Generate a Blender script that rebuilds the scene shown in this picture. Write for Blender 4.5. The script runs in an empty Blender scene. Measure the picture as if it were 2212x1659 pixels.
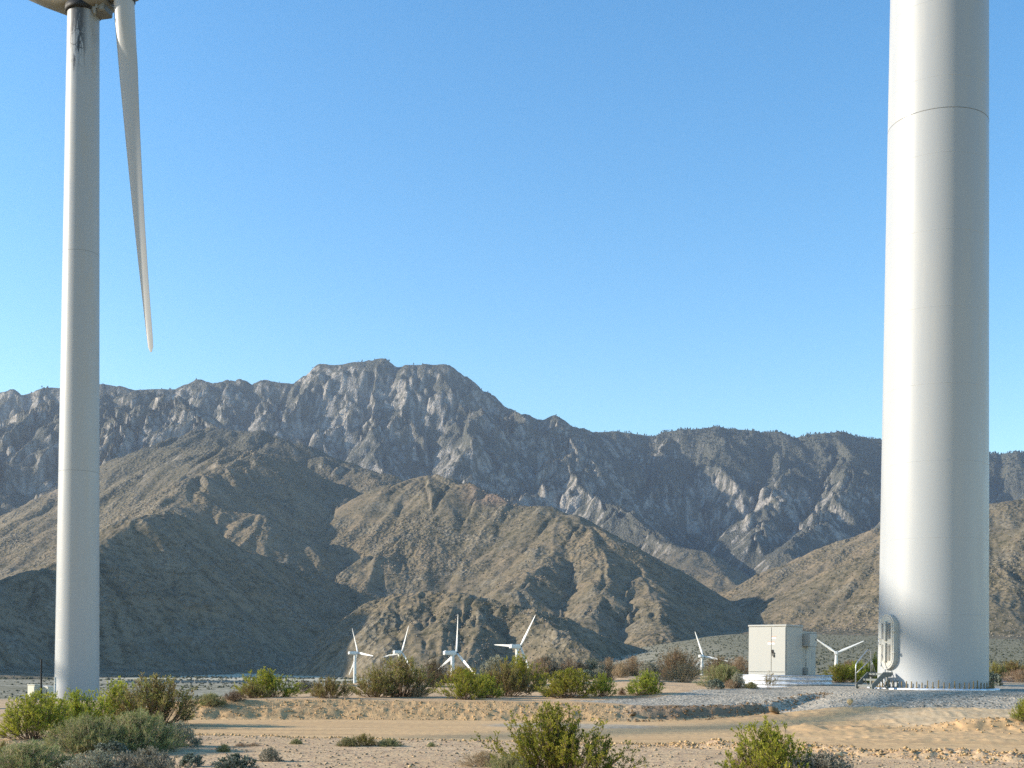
import bpy, math, random, time
import numpy as np
from mathutils import Vector, Matrix

T0 = time.time()
scene = bpy.context.scene
COL = scene.collection
R = math.radians

# ------------------------------------------------------------------ camera, sky, sun, exposure
F_PX, CX, HZ, ROLL, EYE = 2595.0, 1106.0, 1434.0, R(0.55), 1.65
cam_data = bpy.data.cameras.new("camera")
cam = bpy.data.objects.new("camera", cam_data)
COL.objects.link(cam)
cam_data.sensor_width = 36.0
cam_data.lens = 36.0 * F_PX / 2212.0
cam_data.shift_y = (HZ - 829.5) / 2212.0
cam_data.clip_start = 0.1
cam_data.clip_end = 60000.0
cam.matrix_world = Matrix.Translation((0, 0, EYE)) @ Matrix.Rotation(R(90), 4, 'X') @ Matrix.Rotation(ROLL, 4, 'Z')
scene.camera = cam

SUN_EL, SUN_AZ = R(20.5), R(-90.0)          # azimuth measured clockwise from the view axis (+Y)
SUN_DIR = Vector((math.sin(SUN_AZ) * math.cos(SUN_EL), math.cos(SUN_AZ) * math.cos(SUN_EL), math.sin(SUN_EL)))
sun_data = bpy.data.lights.new("sun", 'SUN')
sun_data.energy = 4.9
sun_data.angle = R(0.53)
sun_data.color = (1.0, 0.90, 0.76)
sun = bpy.data.objects.new("sun", sun_data)
sun.rotation_euler = SUN_DIR.to_track_quat('Z', 'Y').to_euler()
sun.location = (-60, 0, 60)
COL.objects.link(sun)

world = bpy.data.worlds.new("World")
scene.world = world
world.use_nodes = True
wn = world.node_tree.nodes
wl = world.node_tree.links
wn.clear()
sky = wn.new('ShaderNodeTexSky')
sky.sky_type = 'NISHITA'
sky.sun_disc = False
sky.sun_elevation = SUN_EL
sky.sun_rotation = SUN_AZ
sky.altitude = 300
sky.air_density = 1.1
sky.dust_density = 0.2
sky.ozone_density = 1.2
bg = wn.new('ShaderNodeBackground')
bg.inputs['Strength'].default_value = 0.15
out = wn.new('ShaderNodeOutputWorld')
hsv = wn.new('ShaderNodeHueSaturation')
hsv.inputs['Hue'].default_value = 0.5
hsv.inputs['Saturation'].default_value = 1.4
wl.new(sky.outputs[0], hsv.inputs['Color'])
wl.new(hsv.outputs[0], bg.inputs[0])
wl.new(bg.outputs[0], out.inputs[0])

scene.render.engine = 'CYCLES'
vs = scene.view_settings
vs.view_transform = 'Standard'
vs.look = 'None'
vs.gamma = 1.0
vs.use_curve_mapping = False
vs.exposure = 0.87
cy = scene.cycles
cy.use_denoising = False
cy.max_bounces = 5
cy.diffuse_bounces = 2
cy.glossy_bounces = 2
cy.transmission_bounces = 3
cy.transparent_max_bounces = 6
cy.volume_bounces = 0
cy.use_adaptive_sampling = True
cy.adaptive_threshold = 0.004
cy.sample_clamp_indirect = 4.0


def px(u, v, d):
    """world point at depth d on the sight line of a point of the photograph (2212 wide)"""
    dx, dy = (u - CX) / F_PX, (HZ - v) / F_PX
    c, s = math.cos(ROLL), math.sin(ROLL)
    return np.array(((dx * c - dy * s) * d, d, EYE + (dx * s + dy * c) * d))


# ------------------------------------------------------------------ numpy noise
_rng = np.random.default_rng(7)
_TAB = _rng.random((8, 256, 256)).astype(np.float32)


def vnoise(x, y, k=0):
    xi = np.floor(x).astype(np.int64)
    yi = np.floor(y).astype(np.int64)
    fx = (x - xi)
    fy = (y - yi)
    fx = fx * fx * fx * (fx * (fx * 6 - 15) + 10)
    fy = fy * fy * fy * (fy * (fy * 6 - 15) + 10)
    t = _TAB[k % 8]
    x0, x1, y0, y1 = xi & 255, (xi + 1) & 255, yi & 255, (yi + 1) & 255
    return ((t[x0, y0] * (1 - fx) + t[x1, y0] * fx) * (1 - fy) + (t[x0, y1] * (1 - fx) + t[x1, y1] * fx) * fy) * 2 - 1


def fbm(x, y, octs, k=0, gain=0.5):
    s, a, n = 0, 1.0, 0
    for i in range(octs):
        s = s + a * vnoise(x * 2 ** i + 17.3 * i, y * 2 ** i - 9.1 * i, k + i)
        n += a
        a *= gain
    return s / n


def ridged(x, y, octs, k=0, gain=0.5):
    s, a, n = 0, 1.0, 0
    for i in range(octs):
        s = s + a * (1 - 2 * np.abs(vnoise(x * 2 ** i + 31.7 * i, y * 2 ** i + 5.3 * i, k + i)))
        n += a
        a *= gain
    return s / n


def sstep(a, b, x):
    t = np.clip((x - a) / (b - a), 0, 1)
    return t * t * (3 - 2 * t)


def gauss(x, c, w):
    return np.exp(-((x - c) / w) ** 2)


def gully(x, y, gx, gy, freq, k):
    """stripes that run down the slope given by (gx, gy); returns cosine and sine of the phase"""
    g = np.sqrt(gx * gx + gy * gy) + 1e-6
    sx, sy = -gy / g, gx / g
    E = 2.0
    X, Y = x * freq / E, y * freq / E
    ix, iy = np.floor(X), np.floor(Y)
    fx, fy = X - ix, Y - iy
    ix = ix.astype(np.int64)
    iy = iy.astype(np.int64)
    C = S = W = 0
    for i in (-1, 0, 1):
        for j in (-1, 0, 1):
            hx = _TAB[k % 8][(ix + i) & 255, (iy + j) & 255] - 0.5
            hy = _TAB[(k + 3) % 8][(ix + i) & 255, (iy + j) & 255] - 0.5
            px_, py_ = fx - i - 0.5 - hx * 0.8, fy - j - 0.5 - hy * 0.8
            w = np.exp(-2.2 * (px_ * px_ + py_ * py_))
            ph = (px_ * sx + py_ * sy) * (2 * np.pi * E)
            C = C + np.cos(ph) * w
            S = S + np.sin(ph) * w
            W = W + w
    return C / W, S / W, sx, sy


# ------------------------------------------------------------------ materials
def new_mat(name):
    m = bpy.data.materials.new(name)
    m.use_nodes = True
    nt = m.node_tree
    b = nt.nodes['Principled BSDF']
    b.inputs['Specular IOR Level'].default_value = 0.2
    b.inputs['Roughness'].default_value = 0.8
    return m, nt, b


class NB:
    """small helper that writes shader nodes"""
    def __init__(s, nt):
        s.nt = nt

    def n(s, t, **kw):
        nd = s.nt.nodes.new(t)
        for k, v in kw.items():
            setattr(nd, k, v)
        return nd

    def link(s, a, b):
        s.nt.links.new(a, b)

    def val(s, sock, v):
        if hasattr(v, 'is_linked'):
            s.link(v, sock)
        elif isinstance(v, (tuple, list)):
            sock.default_value = (*v, 1.0) if len(v) == 3 and len(sock.default_value) == 4 else v
        else:
            sock.default_value = v

    def noise(s, vec, scale, detail=4, rough=0.55, out='Fac', dist=0.0):
        nd = s.n('ShaderNodeTexNoise')
        s.link(vec, nd.inputs['Vector'])
        nd.inputs['Scale'].default_value = scale
        nd.inputs['Detail'].default_value = detail
        nd.inputs['Roughness'].default_value = rough
        nd.inputs['Distortion'].default_value = dist
        return nd.outputs[out]

    def voro(s, vec, scale, feature='F1', out='Distance', rnd=1.0):
        nd = s.n('ShaderNodeTexVoronoi', feature=feature)
        s.link(vec, nd.inputs['Vector'])
        nd.inputs['Scale'].default_value = scale
        nd.inputs['Randomness'].default_value = rnd
        return nd.outputs[out]

    def ramp(s, fac, a, b, lo=0.0, hi=1.0):
        nd = s.n('ShaderNodeMapRange', interpolation_type='SMOOTHSTEP')
        s.val(nd.inputs['Value'], fac)
        nd.inputs['From Min'].default_value = a
        nd.inputs['From Max'].default_value = b
        nd.inputs['To Min'].default_value = lo
        nd.inputs['To Max'].default_value = hi
        return nd.outputs['Result']

    def mix(s, fac, a, b, blend='MIX'):
        nd = s.n('ShaderNodeMix', data_type='RGBA', blend_type=blend)
        s.val(nd.inputs[0], fac)
        s.val(nd.inputs[6], a)
        s.val(nd.inputs[7], b)
        return nd.outputs[2]

    def math(s, op, a, b=0.0, c=0.0):
        nd = s.n('ShaderNodeMath', operation=op)
        s.val(nd.inputs[0], a)
        s.val(nd.inputs[1], b)
        s.val(nd.inputs[2], c)
        return nd.outputs[0]

    def bump(s, h, strength, dist, normal=None):
        nd = s.n('ShaderNodeBump')
        s.val(nd.inputs['Height'], h)
        nd.inputs['Strength'].default_value = strength
        nd.inputs['Distance'].default_value = dist
        if normal is not None:
            s.link(normal, nd.inputs['Normal'])
        return nd.outputs['Normal']

    def pos(s):
        return s.n('ShaderNodeNewGeometry').outputs['Position']

    def obj(s):
        return s.n('ShaderNodeTexCoord').outputs['Object']

    def sep(s, vec):
        nd = s.n('ShaderNodeSeparateXYZ')
        s.link(vec, nd.inputs[0])
        return nd.outputs

    def scale(s, vec, sc):
        nd = s.n('ShaderNodeMapping')
        s.link(vec, nd.inputs['Vector'])
        nd.inputs['Scale'].default_value = sc
        return nd.outputs[0]


def mesh_np(name, verts, faces, mat=None, smooth=False, mats=None, mat_idx=None):
    """mesh from numpy arrays; faces is an (n, 3) or (n, 4) array"""
    me = bpy.data.meshes.new(name)
    verts = np.ascontiguousarray(verts, dtype=np.float32)
    faces = np.ascontiguousarray(faces, dtype=np.int32)
    k = faces.shape[1]
    me.vertices.add(len(verts))
    me.vertices.foreach_set('co', verts.ravel())
    me.loops.add(faces.size)
    me.loops.foreach_set('vertex_index', faces.ravel())
    me.polygons.add(len(faces))
    me.polygons.foreach_set('loop_start', np.arange(0, faces.size, k, dtype=np.int32))
    me.polygons.foreach_set('loop_total', np.full(len(faces), k, dtype=np.int32))
    if smooth:
        me.polygons.foreach_set('use_smooth', np.ones(len(faces), dtype=bool))
    if mat is not None:
        me.materials.append(mat)
    if mats:
        for m in mats:
            me.materials.append(m)
        me.polygons.foreach_set('material_index', np.asarray(mat_idx, dtype=np.int32))
    me.update(calc_edges=True)
    return me


def link(name, me, parent=None, loc=None, rot=None, **props):
    o = bpy.data.objects.new(name, me)
    COL.objects.link(o)
    if parent is not None:
        o.parent = parent
    if loc is not None:
        o.location = loc
    if rot is not None:
        o.rotation_euler = rot
    for k, v in props.items():
        o[k] = v
    return o


def thing(name, label, cat, loc=(0, 0, 0), rotz=0.0, group=None):
    o = link(name, None, loc=loc, rot=(0, 0, rotz), label=label, category=cat)
    o.empty_display_size = 0.2
    if group:
        o['group'] = group
    return o


class MB:
    """collects boxes, tubes and lathes into one mesh"""
    def __init__(s):
        s.v, s.f, s.sm = [], [], []

    def add(s, verts, faces, smooth=False, M=None):
        o = len(s.v)
        for p in verts:
            p = Vector(p)
            s.v.append(M @ p if M is not None else p)
        for f in faces:
            s.f.append([i + o for i in f])
            s.sm.append(smooth)
        return s

    def box(s, x0, x1, y0, y1, z0, z1, M=None, bev=0.0):
        if bev <= 0:
            v = [(x, y, z) for z in (z0, z1) for y in (y0, y1) for x in (x0, x1)]
            f = [(0, 2, 3, 1), (4, 5, 7, 6), (0, 1, 5, 4), (2, 6, 7, 3), (0, 4, 6, 2), (1, 3, 7, 5)]
            return s.add(v, f, False, M)
        # chamfered box: 24 vertices
        b = bev
        X, Y, Z = (x0, x1), (y0, y1), (z0, z1)
        v, idx = [], {}
        for i in (0, 1):
            for j in (0, 1):
                for k in (0, 1):
                    sx, sy, sz = (1 if i == 0 else -1), (1 if j == 0 else -1), (1 if k == 0 else -1)
                    for ax in range(3):
                        p = [X[i] + sx * b, Y[j] + sy * b, Z[k] + sz * b]
                        p[ax] = (X[i], Y[j], Z[k])[ax]
                        idx[(i, j, k, ax)] = len(v)
                        v.append(tuple(p))
        g = lambda i, j, k, a: idx[(i, j, k, a)]
        f = []
        f.append((g(0, 0, 0, 0), g(0, 0, 1, 0), g(0, 1, 1, 0), g(0, 1, 0, 0)))
        f.append((g(1, 0, 0, 0), g(1, 1, 0, 0), g(1, 1, 1, 0), g(1, 0, 1, 0)))
        f.append((g(0, 0, 0, 1), g(1, 0, 0, 1), g(1, 0, 1, 1), g(0, 0, 1, 1)))
        f.append((g(0, 1, 0, 1), g(0, 1, 1, 1), g(1, 1, 1, 1), g(1, 1, 0, 1)))
        f.append((g(0, 0, 0, 2), g(0, 1, 0, 2), g(1, 1, 0, 2), g(1, 0, 0, 2)))
        f.append((g(0, 0, 1, 2), g(1, 0, 1, 2), g(1, 1, 1, 2), g(0, 1, 1, 2)))
        for j in (0, 1):
            for k in (0, 1):
                f.append((g(0, j, k, 1), g(0, j, k, 2), g(1, j, k, 2), g(1, j, k, 1)))
        for i in (0, 1):
            for k in (0, 1):
                f.append((g(i, 0, k, 0), g(i, 0, k, 2), g(i, 1, k, 2), g(i, 1, k, 0)))
        for i in (0, 1):
            for j in (0, 1):
                f.append((g(i, j, 0, 0), g(i, j, 0, 1), g(i, j, 1, 1), g(i, j, 1, 0)))
        for i in (0, 1):
            for j in (0, 1):
                for k in (0, 1):
                    f.append((g(i, j, k, 0), g(i, j, k, 1), g(i, j, k, 2)))
        return s.add(v, f, False, M)

    def lathe(s, prof, n=32, M=None, smooth=True, cap=True):
        """prof: list of (radius, z)"""
        v, f = [], []
        for r, z in prof:
            for i in range(n):
                a = 2 * math.pi * i / n
                v.append((r * math.cos(a), r * math.sin(a), z))
        for j in range(len(prof) - 1):
            for i in range(n):
                i2 = (i + 1) % n
                f.append((j * n + i, j * n + i2, (j + 1) * n + i2, (j + 1) * n + i))
        s.add(v, f, smooth, M)
        if cap:
            o = len(s.v)
            for r, z, rev in ((prof[0][0], prof[0][1], True), (prof[-1][0], prof[-1][1], False)):
                if r < 1e-4:
                    continue
                vv = [(r * math.cos(2 * math.pi * i / n), r * math.sin(2 * math.pi * i / n), z) for i in range(n)]
                s.add(vv, [tuple(range(n))[::-1] if rev else tuple(range(n))], False, M)
        return s

    def tube(s, pts, r, n=8, M=None, r1=None):
        pts = [Vector(p) for p in pts]
        v, f = [], []
        up0 = None
        for i, p in enumerate(pts):
            t = (pts[min(i + 1, len(pts) - 1)] - pts[max(i - 1, 0)]).normalized()
            if up0 is None:
                up0 = Vector((0, 0, 1)) if abs(t.z) < 0.9 else Vector((1, 0, 0))
            a = t.cross(up0).normalized()
            b = a.cross(t).normalized()
            up0 = b
            rr = r if r1 is None else r + (r1 - r) * i / max(1, len(pts) - 1)
            for k in range(n):
                w = 2 * math.pi * k / n
                v.append(p + a * (rr * math.cos(w)) + b * (rr * math.sin(w)))
        for i in range(len(pts) - 1):
            for k in range(n):
                k2 = (k + 1) % n
                f.append((i * n + k, i * n + k2, (i + 1) * n + k2, (i + 1) * n + k))
        f.append(tuple(range(n))[::-1])
        f.append(tuple((len(pts) - 1) * n + k for k in range(n)))
        return s.add(v, f, True, M)

    def prism(s, poly, z0, z1, M=None, smooth_side=False):
        n = len(poly)
        v = [(x, y, z0) for x, y in poly] + [(x, y, z1) for x, y in poly]
        f = [(i, (i + 1) % n, n + (i + 1) % n, n + i) for i in range(n)]
        s.add(v, f, smooth_side, M)
        s.add(v, [tuple(range(n))[::-1], tuple(range(n, 2 * n))], False, M)
        return s

    def mesh(s, name, mat):
        me = bpy.data.meshes.new(name)
        me.from_pydata([tuple(p) for p in s.v], [], s.f)
        me.polygons.foreach_set('use_smooth', s.sm)
        if mat is not None:
            me.materials.append(mat)
        me.update()
        return me

    def build(s, name, mat, parent=None, **kw):
        return link(name, s.mesh(name, mat), parent, **kw)
# ------------------------------------------------------------------ terrain heights
def lerp(X, pts):
    xs, ys = zip(*pts)
    return np.interp(X, xs, ys)


def bank_y(X):
    return lerp(X, [(-30, 32.6), (-9, 33.8), (-5, 34.7), (0, 35.0), (3, 34.9), (5, 35.6), (7, 37.0), (9, 39.2), (11.5, 43), (30, 60)])


def bank_h(X):
    return lerp(X, [(-30, 0), (-12.5, 0.0), (-9.5, 0.5), (-5, 0.52), (2, 0.46), (4.2, 0.34), (6, 0.30), (9, 0.24), (11, 0.0), (40, 0)])


def road_near_y(X):
    return lerp(X, [(-30, 26.0), (-9, 26.6), (-4, 25.6), (0, 25.2), (3, 24.4), (5, 23.2), (7, 21.9), (10, 20.9), (40, 20.0)])


def valley_z(X, Y):
    u = X / np.maximum(Y, 1.0)
    rise = sstep(-0.06, 0.20, u) * np.clip((Y - 850) * 0.050, 0, 260)
    rise = rise + (1 - sstep(-0.06, 0.20, u)) * np.clip((Y - 1500) * 0.004, 0, 60)
    z = -31.0 + rise + fbm(X / 260, Y / 260, 3, 2) * 1.6
    return z


def ground_z(X, Y):
    X = np.asarray(X, dtype=np.float64)
    Y = np.asarray(Y, dtype=np.float64)
    near = (Y < 130)
    z = np.zeros_like(X)
    n1 = fbm(X / 3.1, Y / 3.1, 3, 1)
    # bank along the far side of the road
    wob = fbm(X / 2.6, Y / 5.0, 3, 3) * 0.16 + fbm(X / 0.35, Y / 0.9, 2, 6) * 0.07
    dB = Y - bank_y(X) - wob
    step = 0.62 * sstep(0.0, 0.75, dB) + 0.38 * sstep(0.9, 1.5, dB)
    z = z + bank_h(X) * step
    # terrace behind the bank, rising to the pad on the right
    z = z + sstep(-4, 3, X) * np.clip(Y - bank_y(X), 0, 60) * 0.006
    z = z + 0.46 * sstep(34.5, 46, Y) * sstep(0.5, 6.5, X) * (1 - sstep(8, 13, X)) + 0.80 * sstep(29.5, 44, Y) * sstep(8, 13, X)
    # fall of the land on the left
    z = z - sstep(-8.5, -15, X) * np.clip(Y - 29, 0, 200) * 0.026
    # camera side of the road, slightly raised shoulder
    dN = road_near_y(X) - Y
    z = z + 0.05 * sstep(-0.4, 1.2, dN) * near
    # loose windrow of graded soil on the near edge and mounds in the fork on the right
    cl = ridged(X / 0.75, Y / 0.75, 3, 5) * 0.5 + 0.5
    wr = gauss(dN, 0.25, 0.55) * (0.04 + 0.16 * sstep(2.6, 4.5, X)) * (0.15 + 0.75 * cl + 0.45 * ridged(X / 0.28, Y / 0.34, 3, 1))
    z = z + wr
    m = gauss(Y, 31.2, 0.9) * (0.30 * sstep(10.5, 12.0, X) + 0.10 * sstep(6.6, 7.6, X) * (1 - sstep(9.4, 10.2, X)) * (0.5 + 0.5 * np.sin(X * 5.1)))
    z = z + m * (0.5 + 0.5 * cl + 0.25 * ridged(X / 0.3, Y / 0.36, 3, 4))
    z = z + gauss(Y, 34.2 - 0.12 * (X - 8), 0.35) * 0.05 * sstep(6, 9, X)
    z = z + gauss(Y, 36.0 - 0.15 * (X - 8), 0.3) * 0.05 * sstep(6, 9, X)
    # low rim of dug soil along the berm by the pad
    z = z + gauss(dB, 0.75, 0.55) * 0.12 * sstep(3.2, 4.2, X) * (1 - sstep(10, 11.5, X)) * (0.3 + cl)
    # roughness
    road = sstep(0, 0.5, -dN) * (1 - sstep(-0.3, 0.1, dB))
    rough = 0.020 * n1 + 0.012 * fbm(X / 0.6, Y / 0.6, 3, 4)
    ruts = 0.022 * fbm(X / 9.0, (Y - 0.10 * X) / 0.38, 3, 6)
    onbank = sstep(0.0, 0.2, dB) * (1 - sstep(1.4, 1.8, dB)) * sstep(0.02, 0.2, bank_h(X))
    clod = (ridged(X / 0.20, Y / 0.30, 3, 2) * 0.026 + fbm(X / 0.11, Y / 0.2, 2, 5) * 0.018) * onbank
    for y0_, sl_, a_ in ((27.6, 0.02, 0.020), (29.4, 0.02, 0.022), (31.3, -0.015, 0.018), (33.0, -0.015, 0.016), (28.6, 0.16, 0.030), (30.3, 0.16, 0.030), (33.4, 0.10, 0.026), (35.0, 0.10, 0.022)):
        q_ = Y - (y0_ + sl_ * X + 0.35 * np.sin(X * 0.21 + y0_))
        on = sstep(2, 7, X) if sl_ > 0.05 else 1.0
        ruts = ruts - on * a_ * (gauss(q_, 0, 0.16) * (1 + 0.35 * np.sin(X * 26)) - 0.7 * gauss(np.abs(q_), 0.30, 0.09))
    fork = sstep(4.5, 8.5, X) * sstep(24, 27, Y) * (1 - sstep(41, 44, Y))
    yr_ = Y - 0.22 * (X - 8) - 0.6 * np.sin(X * 0.25)
    ruts = ruts + fork * (0.07 * ridged(X / 5.5, yr_ / 0.6, 3, 7) + 0.022 * ridged(X / 0.35, Y / 0.5, 2, 3))
    z = z + (rough * (1 - 0.65 * road) + ruts * road * (0.5 + 0.5 * sstep(4, 8, X)) + 0.6 * ruts * fork * (1 - road) + clod) * near
    # beyond the terrace the land drops to the valley floor
    yc = lerp(X / np.maximum(Y, 1), CREST)
    t = sstep(yc, yc + 330, Y)
    zz = z * (1 - t) + valley_z(X, Y) * t
    return zz


CREST = [(-0.6, 125), (-0.30, 122), (-0.24, 66), (-0.12, 62), (0.0, 68), (0.15, 76), (0.25, 84), (0.36, 95), (0.6, 110)]


def ground_at(u, v, lo=8.0):
    """first hit of the sight line through a point of the photograph with the near ground, at most at its far crest"""
    p = px(u, v, 1.0)
    hi = float(lerp(p[0], CREST)) + 4.0
    d = np.linspace(lo, hi, 3000)
    X, Z = p[0] * d, EYE + (p[2] - EYE) * d
    g = ground_z(X, d)
    k = np.nonzero(Z < g)[0]
    i = k[0] if len(k) else len(d) - 1
    return np.array((X[i], d[i], g[i]))


def gz(x, y):
    return float(ground_z(np.array([x]), np.array([y]))[0])


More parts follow.
